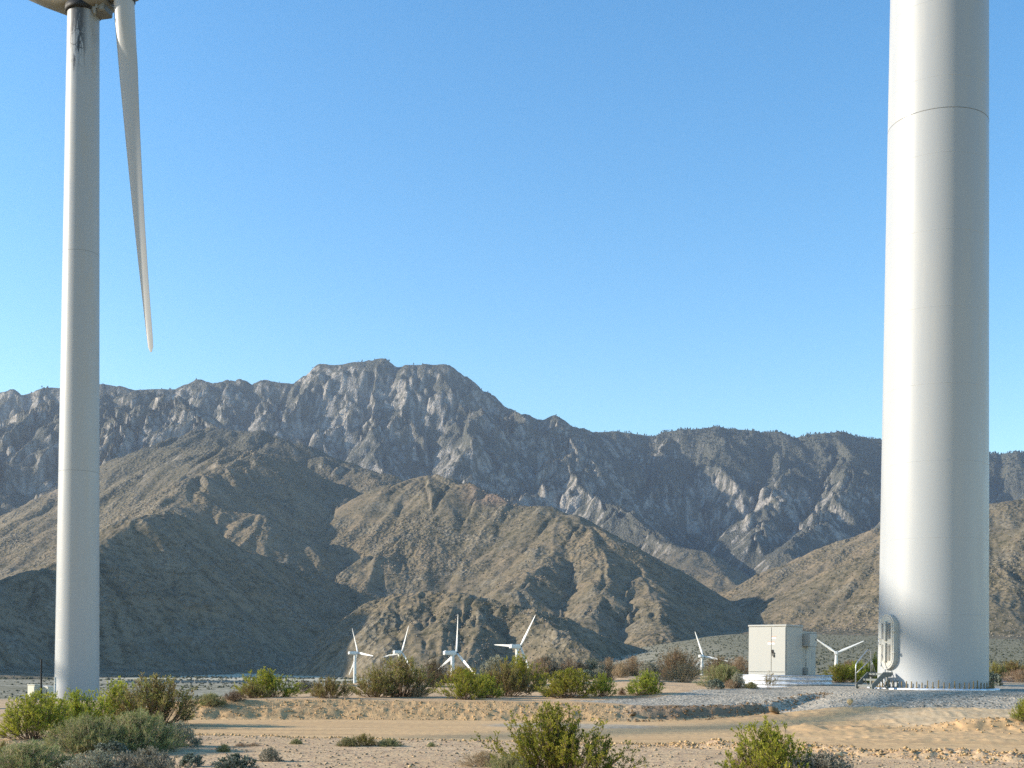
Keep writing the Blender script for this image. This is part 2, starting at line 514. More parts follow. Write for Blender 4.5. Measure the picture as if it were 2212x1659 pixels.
# ---- ridges: points (u, v, depth) read off the photograph's crests, but for an added unseen peak in front_hill
RIDGES = [
    # group, steepness, straightness, points
    ('massif', 0.82, 0.72, [(-900, 960, 9000), (-300, 885, 9300), (-60, 855, 9500), (15, 843, 9600), (42, 856, 9650), (95, 842, 9650), (150, 840, 9700), (215, 830, 9700), (290, 842, 9700), (340, 839, 9750), (385, 838, 9800), (440, 820, 9850), (480, 829, 9850), (502, 820, 9850), (525, 831, 9850), (560, 824, 9900), (605, 826, 9900), (650, 811, 9950), (700, 790, 10000), (760, 786, 10000), (830, 780, 10000), (870, 797, 10000), (900, 795, 9950), (965, 793, 9900), (1010, 816, 9850), (1060, 846, 9800), (1110, 876, 9750), (1175, 908, 9650), (1192, 900, 9600), (1240, 920, 9800), (1285, 933, 10100), (1335, 930, 10400), (1430, 944, 10600), (1455, 934, 10500), (1490, 927, 10450), (1550, 922, 10400), (1610, 924, 10400), (1665, 932, 10400), (1712, 946, 10450), (1765, 940, 10450), (1830, 938, 10500), (1900, 947, 10500), (2000, 960, 10500), (2130, 981, 10500), (2170, 977, 10400), (2215, 976, 10400), (2400, 975, 10400), (2800, 1000, 10400)]),
    ('massif', 1.0, 0.9, [(700, 790, 10000), (650, 860, 9500), (615, 905, 9150), (612, 960, 8700), (640, 1020, 8200)]),
    ('massif', 1.0, 0.9, [(830, 780, 10000), (815, 850, 9500), (805, 900, 9150), (815, 960, 8650), (790, 1010, 8250), (850, 1060, 7700)]),
    ('massif', 0.9, 0.9, [(765, 786, 10000), (740, 850, 9550), (735, 905, 9150), (700, 940, 8850)]),
    ('massif', 0.95, 0.9, [(965, 793, 9900), (985, 850, 9450), (1015, 890, 9150), (1000, 950, 8600), (990, 1000, 8200)]),
    ('massif', 0.9, 0.9, [(900, 795, 9950), (905, 850, 9500), (880, 900, 9100)]),
    ('massif', 0.85, 0.9, [(1060, 846, 9800), (1085, 890, 9400), (1075, 930, 9000)]),
    ('massif', 0.85, 0.9, [(1192, 900, 9600), (1150, 970, 9000), (1110, 1010, 8600), (1040, 1045, 8200), (1000, 1070, 7900)]),
    ('massif', 0.80, 0.9, [(1192, 900, 9600), (1225, 980, 8900), (1250, 1060, 8200), (1330, 1098, 7600), (1420, 1145, 7000), (1490, 1195, 6500), (1560, 1262, 5900), (1650, 1325, 5300)]),
    ('massif', 0.85, 0.9, [(1225, 980, 8900), (1160, 1040, 8300), (1080, 1090, 7800)]),
    ('massif', 0.95, 0.9, [(1490, 1195, 6500), (1470, 1235, 6200), (1455, 1265, 6000)]),
    ('massif', 0.80, 0.8, [(1455, 934, 10500), (1440, 990, 9900), (1410, 1040, 9300), (1380, 1070, 8800)]),
    ('massif', 0.80, 0.8, [(1550, 922, 10400), (1545, 990, 9800), (1580, 1040, 9300)]),
    ('massif', 0.75, 0.8, [(1665, 932, 10400), (1690, 1010, 9700), (1665, 1075, 8900), (1640, 1125, 8100), (1630, 1170, 7400)]),
    ('massif', 0.75, 0.8, [(1830, 938, 10500), (1840, 1010, 9700), (1800, 1085, 8700), (1760, 1140, 7900), (1690, 1190, 7000)]),
    ('massif', 0.70, 0.8, [(2000, 960, 10500), (2010, 1050, 9300), (1960, 1120, 8200)]),
    ('massif', 0.85, 0.8, [(440, 820, 9850), (470, 875, 9400), (460, 910, 9000)]),
    ('massif', 0.85, 0.8, [(560, 824, 9900), (555, 880, 9400), (575, 915, 9000)]),
    ('massif', 0.85, 0.8, [(95, 842, 9650), (60, 900, 9100), (30, 960, 8500)]),
    # left shoulder in front of the main crest
    ('shoulder', 0.62, 0.7, [(-700, 1060, 6800), (-250, 1000, 7200), (0, 928, 7700), (90, 893, 7900), (170, 872, 8100), (230, 850, 8200), (310, 852, 8200), (370, 875, 8000), (430, 912, 7600), (500, 948, 7100)]),
    ('shoulder', 0.7, 0.7, [(230, 850, 8200), (260, 930, 7500), (240, 1000, 6900)]),
    ('shoulder', 0.7, 0.7, [(0, 928, 7700), (-60, 1010, 6900), (-40, 1080, 6300)]),
    # bouldery ridge and the big shaded hill
    ('upper_hill', 0.60, 0.7, [(330, 990, 6000), (400, 945, 6100), (480, 927, 6150), (560, 933, 6100), (640, 958, 5950), (700, 985, 5800), (760, 1008, 5650), (800, 1020, 5500), (850, 1045, 5200)]),
    ('upper_hill', 0.66, 0.8, [(-300, 1330, 5300), (-80, 1235, 5500), (90, 1140, 5650), (215, 1035, 5700), (290, 990, 5650), (350, 968, 5550), (420, 966, 5400), (490, 968, 5250), (560, 976, 5100), (595, 982, 5020), (650, 1012, 5000), (700, 1030, 5000)]),
    ('upper_hill', 0.68, 0.9, [(585, 980, 5040), (535, 995, 4900), (480, 1012, 4720), (430, 1026, 4560), (410, 1058, 4400), (440, 1080, 4350), (490, 1100, 4280), (545, 1107, 4200), (568, 1150, 4130), (590, 1190, 4080)]),
    ('upper_hill', 0.66, 0.9, [(405, 1060, 4400), (360, 1095, 4150), (330, 1130, 4000)]),
    # central sunlit hill
    ('central_hill', 0.62, 0.75, [(790, 1120, 4500), (830, 1068, 4700), (870, 1044, 4750), (930, 1026, 4750), (985, 1045, 4650), (1030, 1068, 4550), (1085, 1088, 4450), (1160, 1096, 4350), (1215, 1110, 4250), (1270, 1138, 4100), (1340, 1180, 4160), (1420, 1232, 4200), (1500, 1290, 4150), (1580, 1350, 4000), (1640, 1395, 3800)]),
    ('central_hill', 0.78, 0.9, [(1160, 1096, 4350), (1185, 1150, 4100), (1170, 1200, 3850), (1135, 1240, 3600), (1112, 1272, 3450)]),
    ('central_hill', 0.78, 0.9, [(1270, 1138, 4100), (1300, 1215, 3750), (1285, 1280, 3400), (1262, 1335, 3150)]),
    ('central_hill', 0.80, 0.9, [(1340, 1180, 4160), (1385, 1245, 3700), (1415, 1300, 3300), (1440, 1360, 3000)]),
    ('central_hill', 0.75, 0.9, [(930, 1026, 4750), (900, 1090, 4500), (850, 1150, 4250), (800, 1195, 4050)]),
    ('central_hill', 0.80, 0.9, [(1500, 1290, 4150), (1530, 1335, 3600), (1560, 1385, 3100)]),
    # dark hill in front on the left; its crest runs away from the camera
    ('front_hill', 0.86, 0.85, [(-1500, 760, 2480), (-866, 680, 2500), (-560, 900, 2540), (-300, 1110, 2560), (-130, 1225, 2620), (-40, 1262, 2700), (60, 1228, 2790), (150, 1192, 2920), (215, 1160, 3050), (285, 1117, 3220), (350, 1103, 3400), (400, 1118, 3460), (450, 1150, 3530), (500, 1183, 3600), (560, 1197, 3690), (640, 1228, 3780), (720, 1258, 3840), (790, 1300, 3850), (830, 1345, 3780), (870, 1395, 3600)]),  # first points, out of view, form a peak added for its shadow
        # low ribbed hill in the middle
    ('low_hill', 0.85, 0.92, [(812, 1302, 2620), (830, 1289, 2600), (860, 1281, 2580), (930, 1273, 2550), (990, 1276, 2520), (1050, 1288, 2480), (1110, 1300, 2440), (1165, 1317, 2410), (1230, 1342, 2460), (1310, 1370, 2520), (1390, 1398, 2560), (1440, 1412, 2580)]),
    ('low_hill', 1.0, 0.95, [(860, 1281, 2580), (855, 1330, 2430), (870, 1380, 2300)]),
    ('low_hill', 1.0, 0.95, [(930, 1273, 2550), (925, 1340, 2370), (920, 1400, 2220)]),
    ('low_hill', 1.0, 0.95, [(1000, 1278, 2510), (975, 1340, 2340), (960, 1410, 2180)]),
    ('low_hill', 1.0, 0.95, [(1060, 1290, 2470), (1040, 1350, 2310), (1020, 1420, 2150)]),
    ('low_hill', 1.0, 0.95, [(1150, 1313, 2410), (1185, 1340, 2300), (1235, 1380, 2170), (1285, 1425, 2060)]),
    # hills on the right
    ('right_hill', 0.60, 0.75, [(1590, 1330, 5300), (1640, 1280, 5250), (1700, 1232, 5200), (1760, 1192, 5130), (1830, 1160, 5060), (1900, 1138, 5000), (2000, 1118, 4950), (2130, 1088, 4900), (2250, 1072, 4850), (2500, 1060, 4800), (3000, 1060, 4700)]),
    ('right_hill', 0.60, 0.75, [(1690, 1335, 4150), (1760, 1290, 4080), (1830, 1245, 4020), (1900, 1195, 3960), (2000, 1172, 3900), (2120, 1150, 3850), (2260, 1128, 3800), (2600, 1100, 3700), (3000, 1100, 3600)]),
    ('right_hill', 0.6, 0.8, [(2120, 1150, 3850), (2150, 1225, 3550), (2160, 1310, 3250)]),
    ('right_hill', 0.6, 0.8, [(1900, 1195, 3960), (1940, 1270, 3650), (1960, 1340, 3350)]),
]
GROUPS = ['massif', 'shoulder', 'upper_hill', 'central_hill', 'front_hill', 'low_hill', 'right_hill']
GK = {'massif': 60, 'shoulder': 40, 'upper_hill': 25, 'central_hill': 20, 'front_hill': 15, 'low_hill': 8, 'right_hill': 20}


def smax(a, b, k, base):
    k = np.minimum(k, 0.3 * np.maximum(np.minimum(a, b) - base, 0) + 1e-3)
    h = np.clip(0.5 + 0.5 * (a - b) / k, 0, 1)
    return b + (a - b) * h + k * h * (1 - h)


def mountains(X, Y):
    """heights (and which group is on top) of all ridges on the grid X, Y (rows = depth)"""
    base = valley_z(X, Y)
    sc = np.clip(Y / 10000, 0.2, 1.2)
    wx = X + 130 * sc * fbm(X / 700, Y / 700, 3, 1) + 40 * sc * fbm(X / 150, Y / 150, 2, 4)
    wy = Y + 130 * sc * fbm(X / 700, Y / 700, 3, 5) + 40 * sc * fbm(X / 150, Y / 150, 2, 6)
    zg = {}
    dC = np.full(X.shape, 1e5)
    for ir, (grp, s, lin, pts) in enumerate(RIDGES):
        W = [px(*p) for p in pts]
        z = np.full(X.shape, -1e4)
        # only rows within reach of the ridge
        for a, b in zip(W[:-1], W[1:]):
            ex, ey = b[0] - a[0], b[1] - a[1]
            L2 = ex * ex + ey * ey
            # outside this box the ridge is well below the ground
            reach = 2.6 * max(a[2], b[2]) / s + 400
            r0, r1 = np.searchsorted(Y[:, 0], [min(a[1], b[1]) - reach, max(a[1], b[1]) + reach])
            if r1 <= r0:
                continue
            xx, yy = wx[r0:r1], wy[r0:r1]
            t = np.clip(((xx - a[0]) * ex + (yy - a[1]) * ey) / L2, 0, 1)
            H = a[2] + (b[2] - a[2]) * t
            d = np.sqrt((xx - a[0] - ex * t) ** 2 + (yy - a[1] - ey * t) ** 2)
            if ir == 0:
                dC[r0:r1] = np.minimum(dC[r0:r1], d)
            rr = np.where(yy > 6600, 0.006, 0.019) * yy
            d = np.sqrt(d * d + rr * rr) - rr
            A = np.maximum(H - base[r0:r1], 5.0)
            q = s * d / A
            zz = base[r0:r1] + A * ((1 - lin) * np.maximum(0, 1 - q / 2.0) ** 2.4 + lin * np.maximum(0, 1 - q))
            z[r0:r1] = np.maximum(z[r0:r1], zz)
        zg[grp] = smax(zg[grp], z, GK[grp], base) if grp in zg else z
    st = np.stack([zg[g] for g in GROUPS])
    top = np.argmax(st, axis=0)
    z = st[0]
    for i in range(1, len(GROUPS)):
        z = smax(z, st[i], 12, base)
    rel = np.maximum(z - base, 0)
    # erosion: gullies that follow the slope, large to small
    yr = Y[:, 0]
    ur = X[0] / Y[0, 0]
    def grad(z):
        zu = np.gradient(z, ur, axis=1) / Y
        zy = np.gradient(z, yr, axis=0) - zu * X / Y
        return zu, zy
    gx, gy = grad(z)
    g0 = np.sqrt(gx * gx + gy * gy)
    k1 = sstep(0, 60, rel)
    big = sstep(250, 900, rel)
    far = sstep(5600, 7600, Y)
    rib = 0.0
    for i, lam in enumerate((760.0, 390.0, 200.0, 104.0, 54.0, 28.0)):
        c, s_, sx, sy = gully(X, Y, gx, gy, 1 / lam, i)
        if i >= 2:
            rib = rib + c * (0.4, 1.0, 0.9, 0.6)[i - 2]
        w = sstep(0.06, 0.5, g0) * sstep(0.10, 0.5, rel / lam) * (k1 if lam < 300 else big * k1)
        cf = 0.22 + 0.78 * sstep(0, 380, dC)
        amp = cf * lam * ((0.022, 0.034, 0.044, 0.042, 0.030, 0.020)[i] * (1 - far) + (0.090, 0.058, 0.042, 0.040, 0.040, 0.038)[i] * far) * w
        cr = c - 0.35 * s_ * s_
        z = z + amp * cr
        q = amp * (-s_) * 2 * np.pi / lam
        gx, gy = gx + q * sx, gy + q * sy
    # broken rock
    zz = z
    z = z + far * k1 * cf * (7 * ridged(X / 300, Y / 300, 4, 3) + 3 * ridged(X / 60, Y / 60, 3, 6))
    z = z + (1 - far) * k1 * (3.5 * ridged(X / 90, Y / 90, 4, 2) + 3.2 * ridged(X / 17, Y / 17, 3, 5) * sstep(0.0, 0.45, fbm(X / 330, Y / 330, 3, 4) + 0.10)) * sstep(2000, 3200, Y + 900)
    return z - 5.0, top, base, rel, rib


def split_grid(V, rows, cols, masks):
    """faces of a rows x cols grid, split by a face mask into meshes with their own vertices"""
    i = np.arange((rows - 1) * (cols - 1))
    r, c = i // (cols - 1), i % (cols - 1)
    a = r * cols + c
    F = np.stack([a, a + 1, a + cols + 1, a + cols], axis=1)
    outm = []
    for m in masks:
        f = F[m]
        used = np.zeros(len(V), dtype=bool)
        used[f.ravel()] = True
        idx = np.cumsum(used) - 1
        outm.append((V[used], idx[f], used))
    return outm
# ------------------------------------------------------------------ terrain materials
def mat_mountain():
    m, nt, b = new_mat('mountain_rock')
    n = NB(nt)
    P = n.pos()
    xyz = n.sep(P)
    nrm = n.sep(n.n('ShaderNodeNewGeometry').outputs['Normal'])
    big = n.noise(P, 1 / 900, 4)
    mid = n.noise(P, 1 / 130, 5, 0.6)
    fine = n.noise(P, 1 / 26, 4, 0.65)
    spk = n.noise(P, 1 / 11, 3, 0.7)
    alt = n.ramp(xyz[2], 420, 1150)
    farm = n.ramp(xyz[1], 5600, 7400)
    high = n.math('MAXIMUM', n.math('MULTIPLY', alt, 0.8), farm)
    # foothills: stony tan soil under thin olive scrub
    tan = n.mix(n.ramp(big, 0.35, 0.65), (0.228, 0.172, 0.106), (0.186, 0.148, 0.095))
    tan = n.mix(n.ramp(mid, 0.40, 0.62), tan, (0.138, 0.114, 0.068))
    scrub = n.ramp(n.math('ADD', n.math('MULTIPLY', fine, 0.6), n.math('MULTIPLY', spk, 0.4)), 0.47, 0.60)
    rib0 = n.n('ShaderNodeAttribute', attribute_name='rib').outputs['Fac']
    scrub = n.math('ADD', scrub, n.ramp(rib0, 0.1, -0.9, 0.0, 0.5))
    scrub = n.math('MINIMUM', n.math('MULTIPLY', scrub, n.ramp(big, 0.30, 0.62, 0.55, 1.2)), 1.25)
    low = n.mix(n.math('MULTIPLY', scrub, 0.70), tan, (0.048, 0.046, 0.024))
    rocky = n.ramp(n.math('SUBTRACT', mid, n.math('MULTIPLY', nrm[2], 0.30)), 0.26, 0.36)
    low = n.mix(n.math('MULTIPLY', rocky, 0.55), low, n.mix(n.ramp(spk, 0.42, 0.58), (0.120, 0.098, 0.066), (0.30, 0.25, 0.18)))
    # high mountain: pale granite with dark brush and pines
    gran = n.mix(n.ramp(fine, 0.38, 0.62), (0.185, 0.165, 0.140), (0.345, 0.310, 0.262))
    veg = n.mix(n.ramp(spk, 0.4, 0.6), (0.050, 0.053, 0.042), (0.105, 0.100, 0.076))
    steep = n.ramp(nrm[2], 0.92, 0.66)
    cov = n.math('ADD', n.math('ADD', n.math('MULTIPLY', mid, 0.40), n.math('MULTIPLY', spk, 0.25)), n.math('MULTIPLY', n.noise(P, 1 / 480, 4), 0.75))
    cov = n.math('SUBTRACT', cov, n.math('MULTIPLY', steep, 0.30))
    rib = n.n('ShaderNodeAttribute', attribute_name='rib').outputs['Fac']
    cov = n.math('SUBTRACT', cov, n.math('MULTIPLY', rib, 0.16))
    wood = n.math('MULTIPLY', n.ramp(xyz[0], 1000, 2000), n.ramp(xyz[2], 1350, 1750))
    cov = n.math('ADD', cov, n.math('MULTIPLY', wood, 0.35))
    hi = n.mix(n.ramp(cov, 0.24, 0.50), gran, veg)
    col = n.mix(high, low, hi)
    # red earth on the shoulder of the central hill
    red = n.math('MULTIPLY', n.math('MULTIPLY', n.ramp(n.math('ABSOLUTE', n.math('SUBTRACT', xyz[0], 60.0)), 330, 90), n.ramp(xyz[2], 560, 620)),
                 n.math('MULTIPLY', n.ramp(xyz[1], 3900, 4200), n.ramp(xyz[1], 4900, 4650)))
    col = n.mix(n.math('MULTIPLY', red, 0.55), col, (0.26, 0.165, 0.125))
    n.link(col, b.inputs['Base Color'])
    b.inputs['Roughness'].default_value = 0.95
    b.inputs['Specular IOR Level'].default_value = 0.1
    h1 = n.voro(P, 1 / 14.0)
    patch = n.math('MAXIMUM', n.ramp(n.noise(P, 1 / 260, 4), 0.44, 0.60, 0.22, 1.0), high)
    bn = n.bump(n.math('MULTIPLY', patch, n.math('ADD', n.math('ADD', n.math('MULTIPLY', h1, 0.9), n.math('MULTIPLY', fine, 1.1)), n.math('MULTIPLY', spk, 0.5))), 1.0, 8.5)
    n.link(bn, b.inputs['Normal'])
    return m


def mat_ground():
    """sandy desert soil; far off, scrubby wash with pale sand"""
    m, nt, b = new_mat('desert_soil')
    n = NB(nt)
    P = n.pos()
    xyz = n.sep(P)
    a = n.noise(P, 0.30, 5)
    f = n.noise(P, 5.0, 5, 0.65)
    g = n.voro(P, 11.0)
    cc = n.voro(P, 11.0, out='Color')
    sand = n.mix(n.ramp(a, 0.35, 0.65), (0.550, 0.370, 0.200), (0.620, 0.425, 0.240))
    sand = n.mix(n.ramp(f, 0.44, 0.62), sand, (0.400, 0.262, 0.158))
    peb = n.math('MULTIPLY', n.ramp(g, 0.33, 0.20), n.ramp(n.sep(cc)[0], 0.50, 0.72))
    sand = n.mix(peb, sand, n.mix(n.sep(cc)[1], (0.30, 0.22, 0.145), (0.64, 0.50, 0.35)))
    # cut bank: warmer, freshly dug soil
    yb = n.math('SUBTRACT', xyz[1], n.math('MULTIPLY', xyz[0], 0.12))
    cut = n.math('MULTIPLY', n.ramp(yb, 33.4, 34.6), n.ramp(yb, 38.2, 36.6))
    cut = n.math('MULTIPLY', cut, n.ramp(xyz[0], 3.8, 2.6))
    sand = n.mix(n.math('MULTIPLY', cut, 0.75), sand, n.mix(n.ramp(f, 0.4, 0.6), (0.52, 0.325, 0.155), (0.42, 0.258, 0.120)))
    dug = n.math('MULTIPLY', n.ramp(xyz[0], 3.3, 4.4), n.math('MULTIPLY', n.ramp(xyz[0], 12.0, 10.0), n.math('MULTIPLY', n.ramp(xyz[1], 34.5, 35.5), n.ramp(xyz[1], 41.5, 40.5))))
    sand = n.mix(n.math('MULTIPLY', dug, 0.8), sand, (0.19, 0.135, 0.090))  # soil colour darker along the berm
    # valley floor
    w1 = n.noise(n.scale(P, (0.25, 1.0, 1.0)), 1 / 55, 5, 0.6)
    w2 = n.noise(P, 1 / 7.0, 4, 0.65)
    wash = n.mix(n.ramp(w1, 0.42, 0.58), (0.37, 0.325, 0.235), (0.225, 0.195, 0.125))
    wash = n.mix(n.ramp(w2, 0.50, 0.62), wash, (0.085, 0.085, 0.045))
    strip = n.math('MULTIPLY', n.ramp(xyz[1], 1900, 2050), n.ramp(xyz[0], 300, -200))
    wash = n.mix(n.math('MULTIPLY', strip, 0.8), wash, (0.54, 0.47, 0.33))
    fan = n.math('MULTIPLY', n.ramp(xyz[1], 900, 1400), n.ramp(xyz[0], 150, 500))
    fanc = n.mix(n.ramp(n.noise(P, 1 / 6.0, 4, 0.75), 0.44, 0.56), (0.30, 0.255, 0.165), (0.085, 0.085, 0.042))
    wash = n.mix(fan, wash, fanc)
    col = n.mix(n.ramp(xyz[1], 85, 150), sand, wash)
    n.link(col, b.inputs['Base Color'])
    b.inputs['Roughness'].default_value = 0.95
    b.inputs['Specular IOR Level'].default_value = 0.1
    h = n.math('ADD', n.math('MULTIPLY', f, 0.7), n.math('MULTIPLY', n.ramp(g, 0.0, 0.45, 1.0, 0.0), 0.4))
    n.link(n.bump(h, 0.7, 0.035), b.inputs['Normal'])
    return m


def mat_road():
    m, nt, b = new_mat('graded_dirt')
    n = NB(nt)
    P = n.pos()
    xyz = n.sep(P)
    a = n.noise(n.scale(P, (0.15, 1.0, 1.0)), 0.9, 5, 0.6)
    f = n.noise(P, 6.0, 5, 0.65)
    c = n.mix(n.ramp(a, 0.36, 0.64), (0.640, 0.415, 0.205), (0.555, 0.352, 0.172))
    c = n.mix(n.ramp(f, 0.48, 0.66), c, (0.440, 0.285, 0.155))
    tr = n.noise(n.scale(P, (0.025, 1.0, 1.0)), 2.6, 5, 0.65)
    c = n.mix(n.ramp(tr, 0.50, 0.68, 0.0, 0.55), c, (0.36, 0.225, 0.115))
    c = n.mix(n.ramp(tr, 0.44, 0.30, 0.0, 0.45), c, (0.68, 0.47, 0.285))
    # patch of grey gravel spilled on the road
    pn = n.noise(P, 0.7, 4)
    gx = n.math('POWER', n.math('DIVIDE', n.math('SUBTRACT', xyz[0], 1.6), 2.6), 2.0)
    gy = n.math('POWER', n.math('DIVIDE', n.math('SUBTRACT', xyz[1], 32.2), 1.5), 2.0)
    gr = n.ramp(n.math('ADD', n.math('ADD', gx, gy), n.math('MULTIPLY', pn, 1.4)), 1.9, 1.1)
    c = n.mix(n.math('MULTIPLY', gr, 0.85), c, n.mix(n.ramp(f, 0.42, 0.58), (0.42, 0.36, 0.27), (0.29, 0.245, 0.18)))
    # pale stony strip in the fork on the right
    st = n.math('MULTIPLY', n.ramp(xyz[0], 9.5, 11.5), n.math('MULTIPLY', n.ramp(xyz[1], 31.5, 33.0), n.ramp(xyz[1], 37.5, 36.0)))
    c = n.mix(n.math('MULTIPLY', st, 0.6), c, n.mix(n.ramp(f, 0.42, 0.6), (0.62, 0.48, 0.31), (0.48, 0.36, 0.22)))
    n.link(c, b.inputs['Base Color'])
    b.inputs['Roughness'].default_value = 0.95
    b.inputs['Specular IOR Level'].default_value = 0.1
    n.link(n.bump(n.math('ADD', n.math('MULTIPLY', f, 0.5), n.math('MULTIPLY', a, 0.5)), 0.5, 0.03), b.inputs['Normal'])
    return m


def mat_gravel():
    m, nt, b = new_mat('crushed_gravel')
    n = NB(nt)
    P = n.pos()
    v = n.voro(P, 9.0, out='Color')
    d = n.voro(P, 9.0)
    a = n.noise(P, 0.45, 4)
    c = n.mix(n.sep(v)[0], (0.18, 0.155, 0.115), (0.52, 0.45, 0.345))
    c = n.mix(n.math('MULTIPLY', n.ramp(a, 0.45, 0.66), 0.6), c, (0.50, 0.41, 0.30))
    n.link(c, b.inputs['Base Color'])
    b.inputs['Roughness'].default_value = 0.9
    n.link(n.bump(n.ramp(d, 0.0, 0.5, 1.0, 0.0), 0.9, 0.05), b.inputs['Normal'])
    return m


def mat_asphalt():
    m, nt, b = new_mat('worn_asphalt')
    n = NB(nt)
    P = n.pos()
    c = n.mix(n.noise(P, 0.8, 5), (0.10, 0.105, 0.115), (0.16, 0.165, 0.175))
    n.link(c, b.inputs['Base Color'])
    return m


M_MTN, M_SOIL, M_ROAD, M_GRAVEL, M_ASPH = mat_mountain(), mat_ground(), mat_road(), mat_gravel(), mat_asphalt()

# ------------------------------------------------------------------ mountains
u_m = np.concatenate([np.linspace(-1.5, -0.50, 50, endpoint=False), np.linspace(-0.50, 0.50, 850), np.linspace(0.51, 0.9, 25)])
y_m = np.exp(np.linspace(math.log(1900), math.log(11300), 560))
Ym, Um = np.meshgrid(y_m, u_m, indexing='ij')
Xm = Um * Ym
Zm, TOPm, BASEm, RELm, RIBm = mountains(Xm, Ym)
gnd = ground_z(Xm, Ym)
Vm = np.stack([Xm.ravel(), Ym.ravel(), np.maximum(Zm, gnd - 14).ravel()], axis=1)
rows, cols = Xm.shape
above = (Zm > gnd - 8)
fa = (above[:-1, :-1] | above[1:, :-1] | above[:-1, 1:] | above[1:, 1:]).ravel()
ft = TOPm[:-1, :-1].ravel()
names = ['mountain', 'mountain_shoulder', 'upper_hill', 'central_hill', 'front_hill', 'low_hill', 'right_hill']
NRM = {'massif': 'tall granite mountain under the sky', 'shoulder': 'dark shoulder of the mountain on the left', 'upper_hill': 'hill with a large shaded hollow', 'central_hill': 'broad sunlit tan hill in the middle',
       'front_hill': 'dark hill in shade behind the left tower', 'low_hill': 'low ribbed hill behind the small turbines', 'right_hill': 'stony sunlit hills behind the right tower'}
for gi, (v, f, used) in enumerate(split_grid(Vm, rows, cols, [fa & (ft == i) for i in range(len(GROUPS))])):
    if len(f):
        me = mesh_np(names[gi], v, f, M_MTN, smooth=True)
        at = me.attributes.new('rib', 'FLOAT', 'POINT')
        at.data.foreach_set('value', np.ascontiguousarray(RIBm.ravel()[used], dtype=np.float32))
        link(names[gi], me, kind='structure', label=NRM[GROUPS[gi]])
print('mountains', time.time() - T0)

# ------------------------------------------------------------------ ground, road, gravel pad
u_g = np.concatenate([np.linspace(-1.6, -0.56, 40, endpoint=False), np.linspace(-0.54, 0.54, 650), np.linspace(0.58, 1.5, 24)])
y_g = np.concatenate([np.linspace(0.6, 15, 30, endpoint=False), np.arange(15, 33, 0.11), np.arange(33, 48, 0.085), np.exp(np.linspace(math.log(48), math.log(11900), 110))])
Yg, Ug = np.meshgrid(y_g, u_g, indexing='ij')
Xg = Ug * Yg
Zg = ground_z(Xg, Yg)
Vg = np.stack([Xg.ravel(), Yg.ravel(), Zg.ravel()], axis=1)
rows, cols = Xg.shape
xc, yc = Xg[:-1, :-1], Yg[:-1, :-1]
nz = fbm(xc / 1.1, yc / 1.1, 4, 3)
road_m = (yc > road_near_y(xc) + 0.25 * nz) & (yc < bank_y(xc) + 0.15 + np.clip(xc - 11.0, -0.0, 0.0)) & (yc < np.interp(xc, [-40, 8, 12, 20, 40], [70, 60, 38.0, 36.6, 36])) & (xc > -14)
gl = np.interp(xc, [1.4, 2.2, 5, 8, 10, 12, 16, 40], [38.2, 37.6, 37.0, 38.6, 38.6, 37.2, 36.0, 35.5])
gh = np.interp(xc, [1.4, 2.2, 5, 8, 12, 15, 40], [38.2, 38.6, 41.0, 46, 55, 60, 62])
grav_m = (yc > gl + 0.45 * nz) & (yc < gh + 0.8 * nz) & (xc > 1.4) & (xc < 60)
asph_m = (yc > 66) & (yc < 84) & (xc > 24) & (xc < 120)
road_m &= ~grav_m
rm, gm, am = road_m.ravel(), grav_m.ravel(), asph_m.ravel()
parts = split_grid(Vg, rows, cols, [~(rm | gm | am), rm, gm, am])
for (v, f, used), nm, mt, lb in zip(parts, ('ground', 'dirt_road', 'gravel_pad', 'paved_road'), (M_SOIL, M_ROAD, M_GRAVEL, M_ASPH),
                                    ('sandy desert ground with pebbles', 'graded tan dirt road crossing the foreground', 'grey crushed gravel pad round the right tower', 'strip of grey pavement behind the right tower')):
    link(nm, mesh_np(nm, v, f, mt, smooth=True), kind='structure', label=lb)
print('ground', time.time() - T0)
# ------------------------------------------------------------------ paint and metal
def paint(name, col, rough=0.45, grime=0.12, spec=0.4, dirt=(0.35, 0.31, 0.26), bump=0.0, scale=(1.2, 1.2, 0.15)):
    m, nt, b = new_mat(name)
    n = NB(nt)
    O = n.obj()
    a = n.noise(n.scale(O, scale), 1.4, 6, 0.6)
    c = n.mix(n.math('MULTIPLY', n.ramp(a, 0.42, 0.75), grime), col, dirt)
    s = n.noise(O, 7.0, 4, 0.7)
    c = n.mix(n.math('MULTIPLY', n.ramp(s, 0.62, 0.78), grime * 0.8), c, dirt)
    n.link(c, b.inputs['Base Color'])
    n.link(n.ramp(a, 0.3, 0.7, rough - 0.06, rough + 0.12), b.inputs['Roughness'])
    b.inputs['Specular IOR Level'].default_value = spec
    if bump:
        n.link(n.bump(a, bump, 0.01), b.inputs['Normal'])
    return m


def metal(name, col, rough=0.5, metallic=0.8):
    m, nt, b = new_mat(name)
    n = NB(nt)
    a = n.noise(n.obj(), 6.0, 5, 0.6)
    n.link(n.mix(n.ramp(a, 0.35, 0.7), col, tuple(c * 0.65 for c in col)), b.inputs['Base Color'])
    n.link(n.ramp(a, 0.3, 0.7, rough - 0.1, rough + 0.15), b.inputs['Roughness'])
    b.inputs['Metallic'].default_value = metallic
    return m


